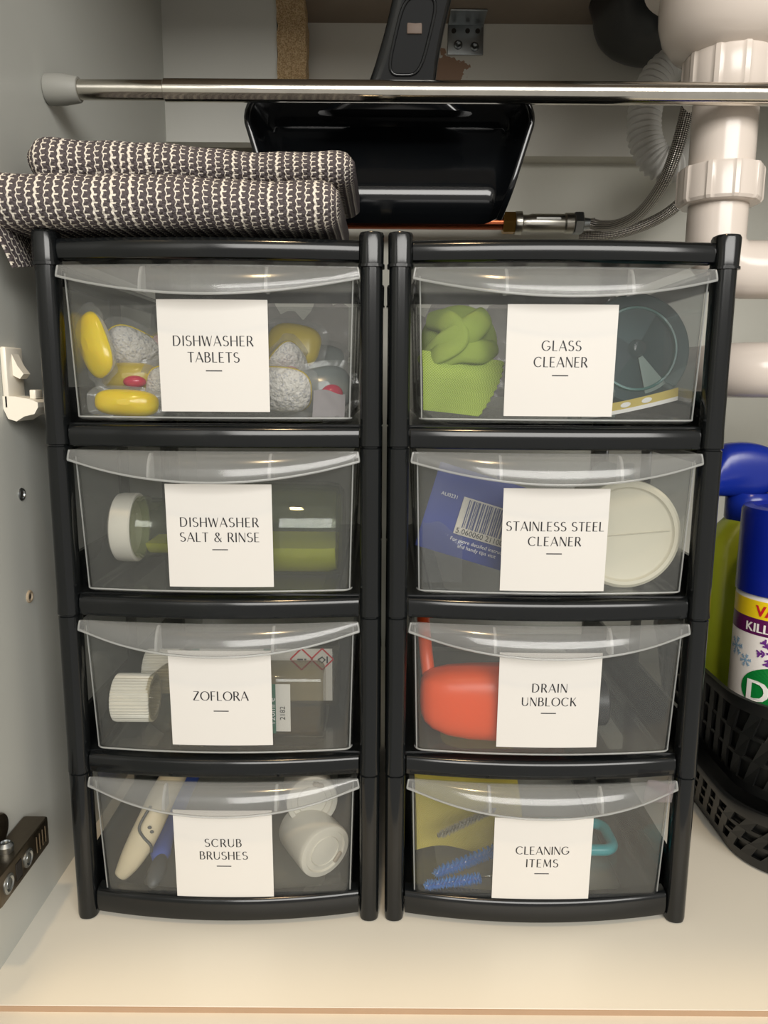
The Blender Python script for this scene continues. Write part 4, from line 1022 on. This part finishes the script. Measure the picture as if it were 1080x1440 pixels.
t = thing('cream_tub', (.1520, .0155, Z2 + .0345), 'cream round plastic tub base facing out beside the label', 'tub'); m = aim((0, -1, .03)); r = .0345
TUBM = plain('cream_tub_plastic', '#e2dbc6', .38, var=.03)
G().lathe([(r * .93, -.050), (r * .96, -.012), (r, -.006), (r, -.002), (r * .985, .0), (r * .93, .0012), (r * .87, .0008), (r * .845, -.0008), (r * .82, -.0012), (.0001, -.0010)], 64, m).build('body', TUBM, t, 40)
g = G().rbox(-r * .8, r * .8, -.0003, .0003, -.0012, -.0004, .0002, 1); mm = m @ Matrix.Rotation(.09, 4, 'Z'); g.v = [tuple(mm @ Vector(p)) for p in g.v]; g.build('mould_seam', plain('seam_shade', '#c9c2ae', .5), t, smooth=False)
crumple('leaflet', .150, .180, Z2 + .050, Z2 + .070, .090, .002, 'pale printed leaflet standing behind the cream tub', 'paper', plain('pale_leaflet', '#8f9590', .6, var=.25, scale=260), .1, 31, 8, 8)

# ---- drain unblocker
t = thing('drain_bottle', (.0245, .0212, Z3 + .0008), 'orange-red plastic drain cleaner bottle lying on its side', 'bottle')
ORG = plain('orange_plastic', '#f55a20', .34, var=.05, scale=30, sss=.1)
g = G(); rings = []
for x, zc, hz, hy in ((0, .0290, .004, .004), (.0008, .0290, .011, .010), (.003, .0285, .0155, .0150), (.008, .0275, .0190, .0190), (.018, .0265, .0225, .0215), (.032, .0258, .0243, .0228), (.050, .0255, .0250, .0235), (.070, .0255, .0250, .0235), (.085, .0255, .0240, .0225), (.096, .0260, .0190, .0185), (.102, .0260, .0130, .0130), (.104, .0260, .0125, .0125)):
    rings.append([(x, hy * .78 * math.copysign(abs(math.cos(a)) ** .72, math.cos(a)), zc + hz * math.copysign(abs(math.sin(a)) ** .72, math.sin(a))) for a in [2 * PI * k / 36 for k in range(36)]])
g.loft(rings).build('body', ORG, t, 60)
G().lathe([(.0001, 0), (.0150, 0), (.0155, .001), (.0155, .017), (.0145, .018), (.0001, .018)], 40, Matrix.Translation((.1035, 0, .026)) @ rx, cap=False).build('cap', plain('dark_cap', '#2a2a2c', .4), t, 40)
G().tube(smoothpath([(.006, .010, .040), (.004, .020, .058), (.004, .05, .068), (.006, .09, .070)], 5), .0045, 12).build('hook', ORG, t, 60)

# ---- cleaning items
t = thing('yellow_duster', (.0585, .085, Z4), 'soft yellow cloth folded at the back of the cleaning items drawer', 'cloth')
rows, uv = [], []
for i in range(21):
    f = i / 20; row, ur = [], []
    for j in range(25):
        s = j / 24; x = -.034 + .078 * s
        y = -.034 + .060 * f + .006 * math.sin(s * 6 + f * 4); z = .003 + .072 * math.sin(f * PI / 2) * (1 - .25 * s) + .0035 * math.sin(f * 14 + s * 5) * f
        row.append((x, y, max(.0016, z))); ur.append((s * .08, f * .09))
    rows.append(row); uv.append(ur)
G().grid(rows, uv, thick=-.003).build('top_layer', mesh_cloth('yellow_duster_cloth', '#c9b552', '#d8c964', 5200.), t, 80)
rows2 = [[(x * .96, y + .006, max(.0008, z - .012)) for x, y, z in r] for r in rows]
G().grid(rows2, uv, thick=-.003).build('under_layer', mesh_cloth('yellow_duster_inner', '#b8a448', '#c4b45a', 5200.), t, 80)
def tube_brush(a, b, rad, mat, label, frac=.8):
    a, b = Vector(a), Vector(b); o = thing('tube_brush', a, label, 'brush', 'wire tube brushes'); d = b - a; L = d.length; m = aim(d); g = G()
    WIRE = plain('brush_wire', '#b8b8b4', .3, 1.0)
    for s in (0, 1):
        G().tube([m @ Vector((.0006 * math.cos(k * 1.1 + s * PI), .0006 * math.sin(k * 1.1 + s * PI), L * k / 60)) for k in range(61)], .00045, 5).build('wire', WIRE, o, 70)
    n = 420
    for k in range(n):
        z = L * frac * k / n; an = k * 1.21; rr = rad * (.85 + .25 * random.random()) * min(1, .55 + 6 * k / n); e = random.uniform(-.0007, .0007)
        c, s_ = math.cos(an), math.sin(an); w = .00045
        g.add([m @ Vector(p) for p in ((-s_ * w, c * w, z), (s_ * w, -c * w, z), (rr * c + s_ * w, rr * s_ - c * w, z + e), (rr * c - s_ * w, rr * s_ + c * w, z + e), (0, 0, z + w * 2))], [(0, 1, 2, 3), (0, 3, 4), (1, 4, 2)])
    q = g.build('bristles', mat, o, smooth=False); q['kind'] = 'stuff'
BB = plain('blue_bristle', '#4f9be6', .5, var=.1); BG = plain('grey_bristle', '#9a9684', .6, var=.1)
tube_brush((.0285, .0065, Z4 + .0060), (.0820, .0170, Z4 + .0075), .0040, BB, 'small blue tube brush nearest the drawer front', .72)
tube_brush((.0360, .0180, Z4 + .0066), (.0900, .0450, Z4 + .0110), .0046, BB, 'larger blue tube brush behind the small one', .95)
tube_brush((.0390, .0340, Z4 + .0250), (.0800, .0380, Z4 + .0440), .0034, BG, 'grey tube brush resting on the yellow cloth', .95)
t = thing('plastic_loop', (.1425, .066, Z4 + .0045), 'turquoise plastic loop grip lying on the tray', 'loop')
lp = [(x, y, 0) for x, y, _ in rrect(-.028, .027, -.016, .018, .009, 0, 6)]
G().tube(lp + [lp[0], lp[1]], .0040, 12, cap=False).build('loop', plain('turquoise_plastic', '#2ea6ac', .3, var=.05), t, 70)
crumple('plastic_bag', .168, .186, Z4 + .073, Z4 + .0905, -.0045, .004, 'small tuft of clear plastic film poking over the bottom drawer handle', 'film', BAG, -.25, 41, 10, 8)
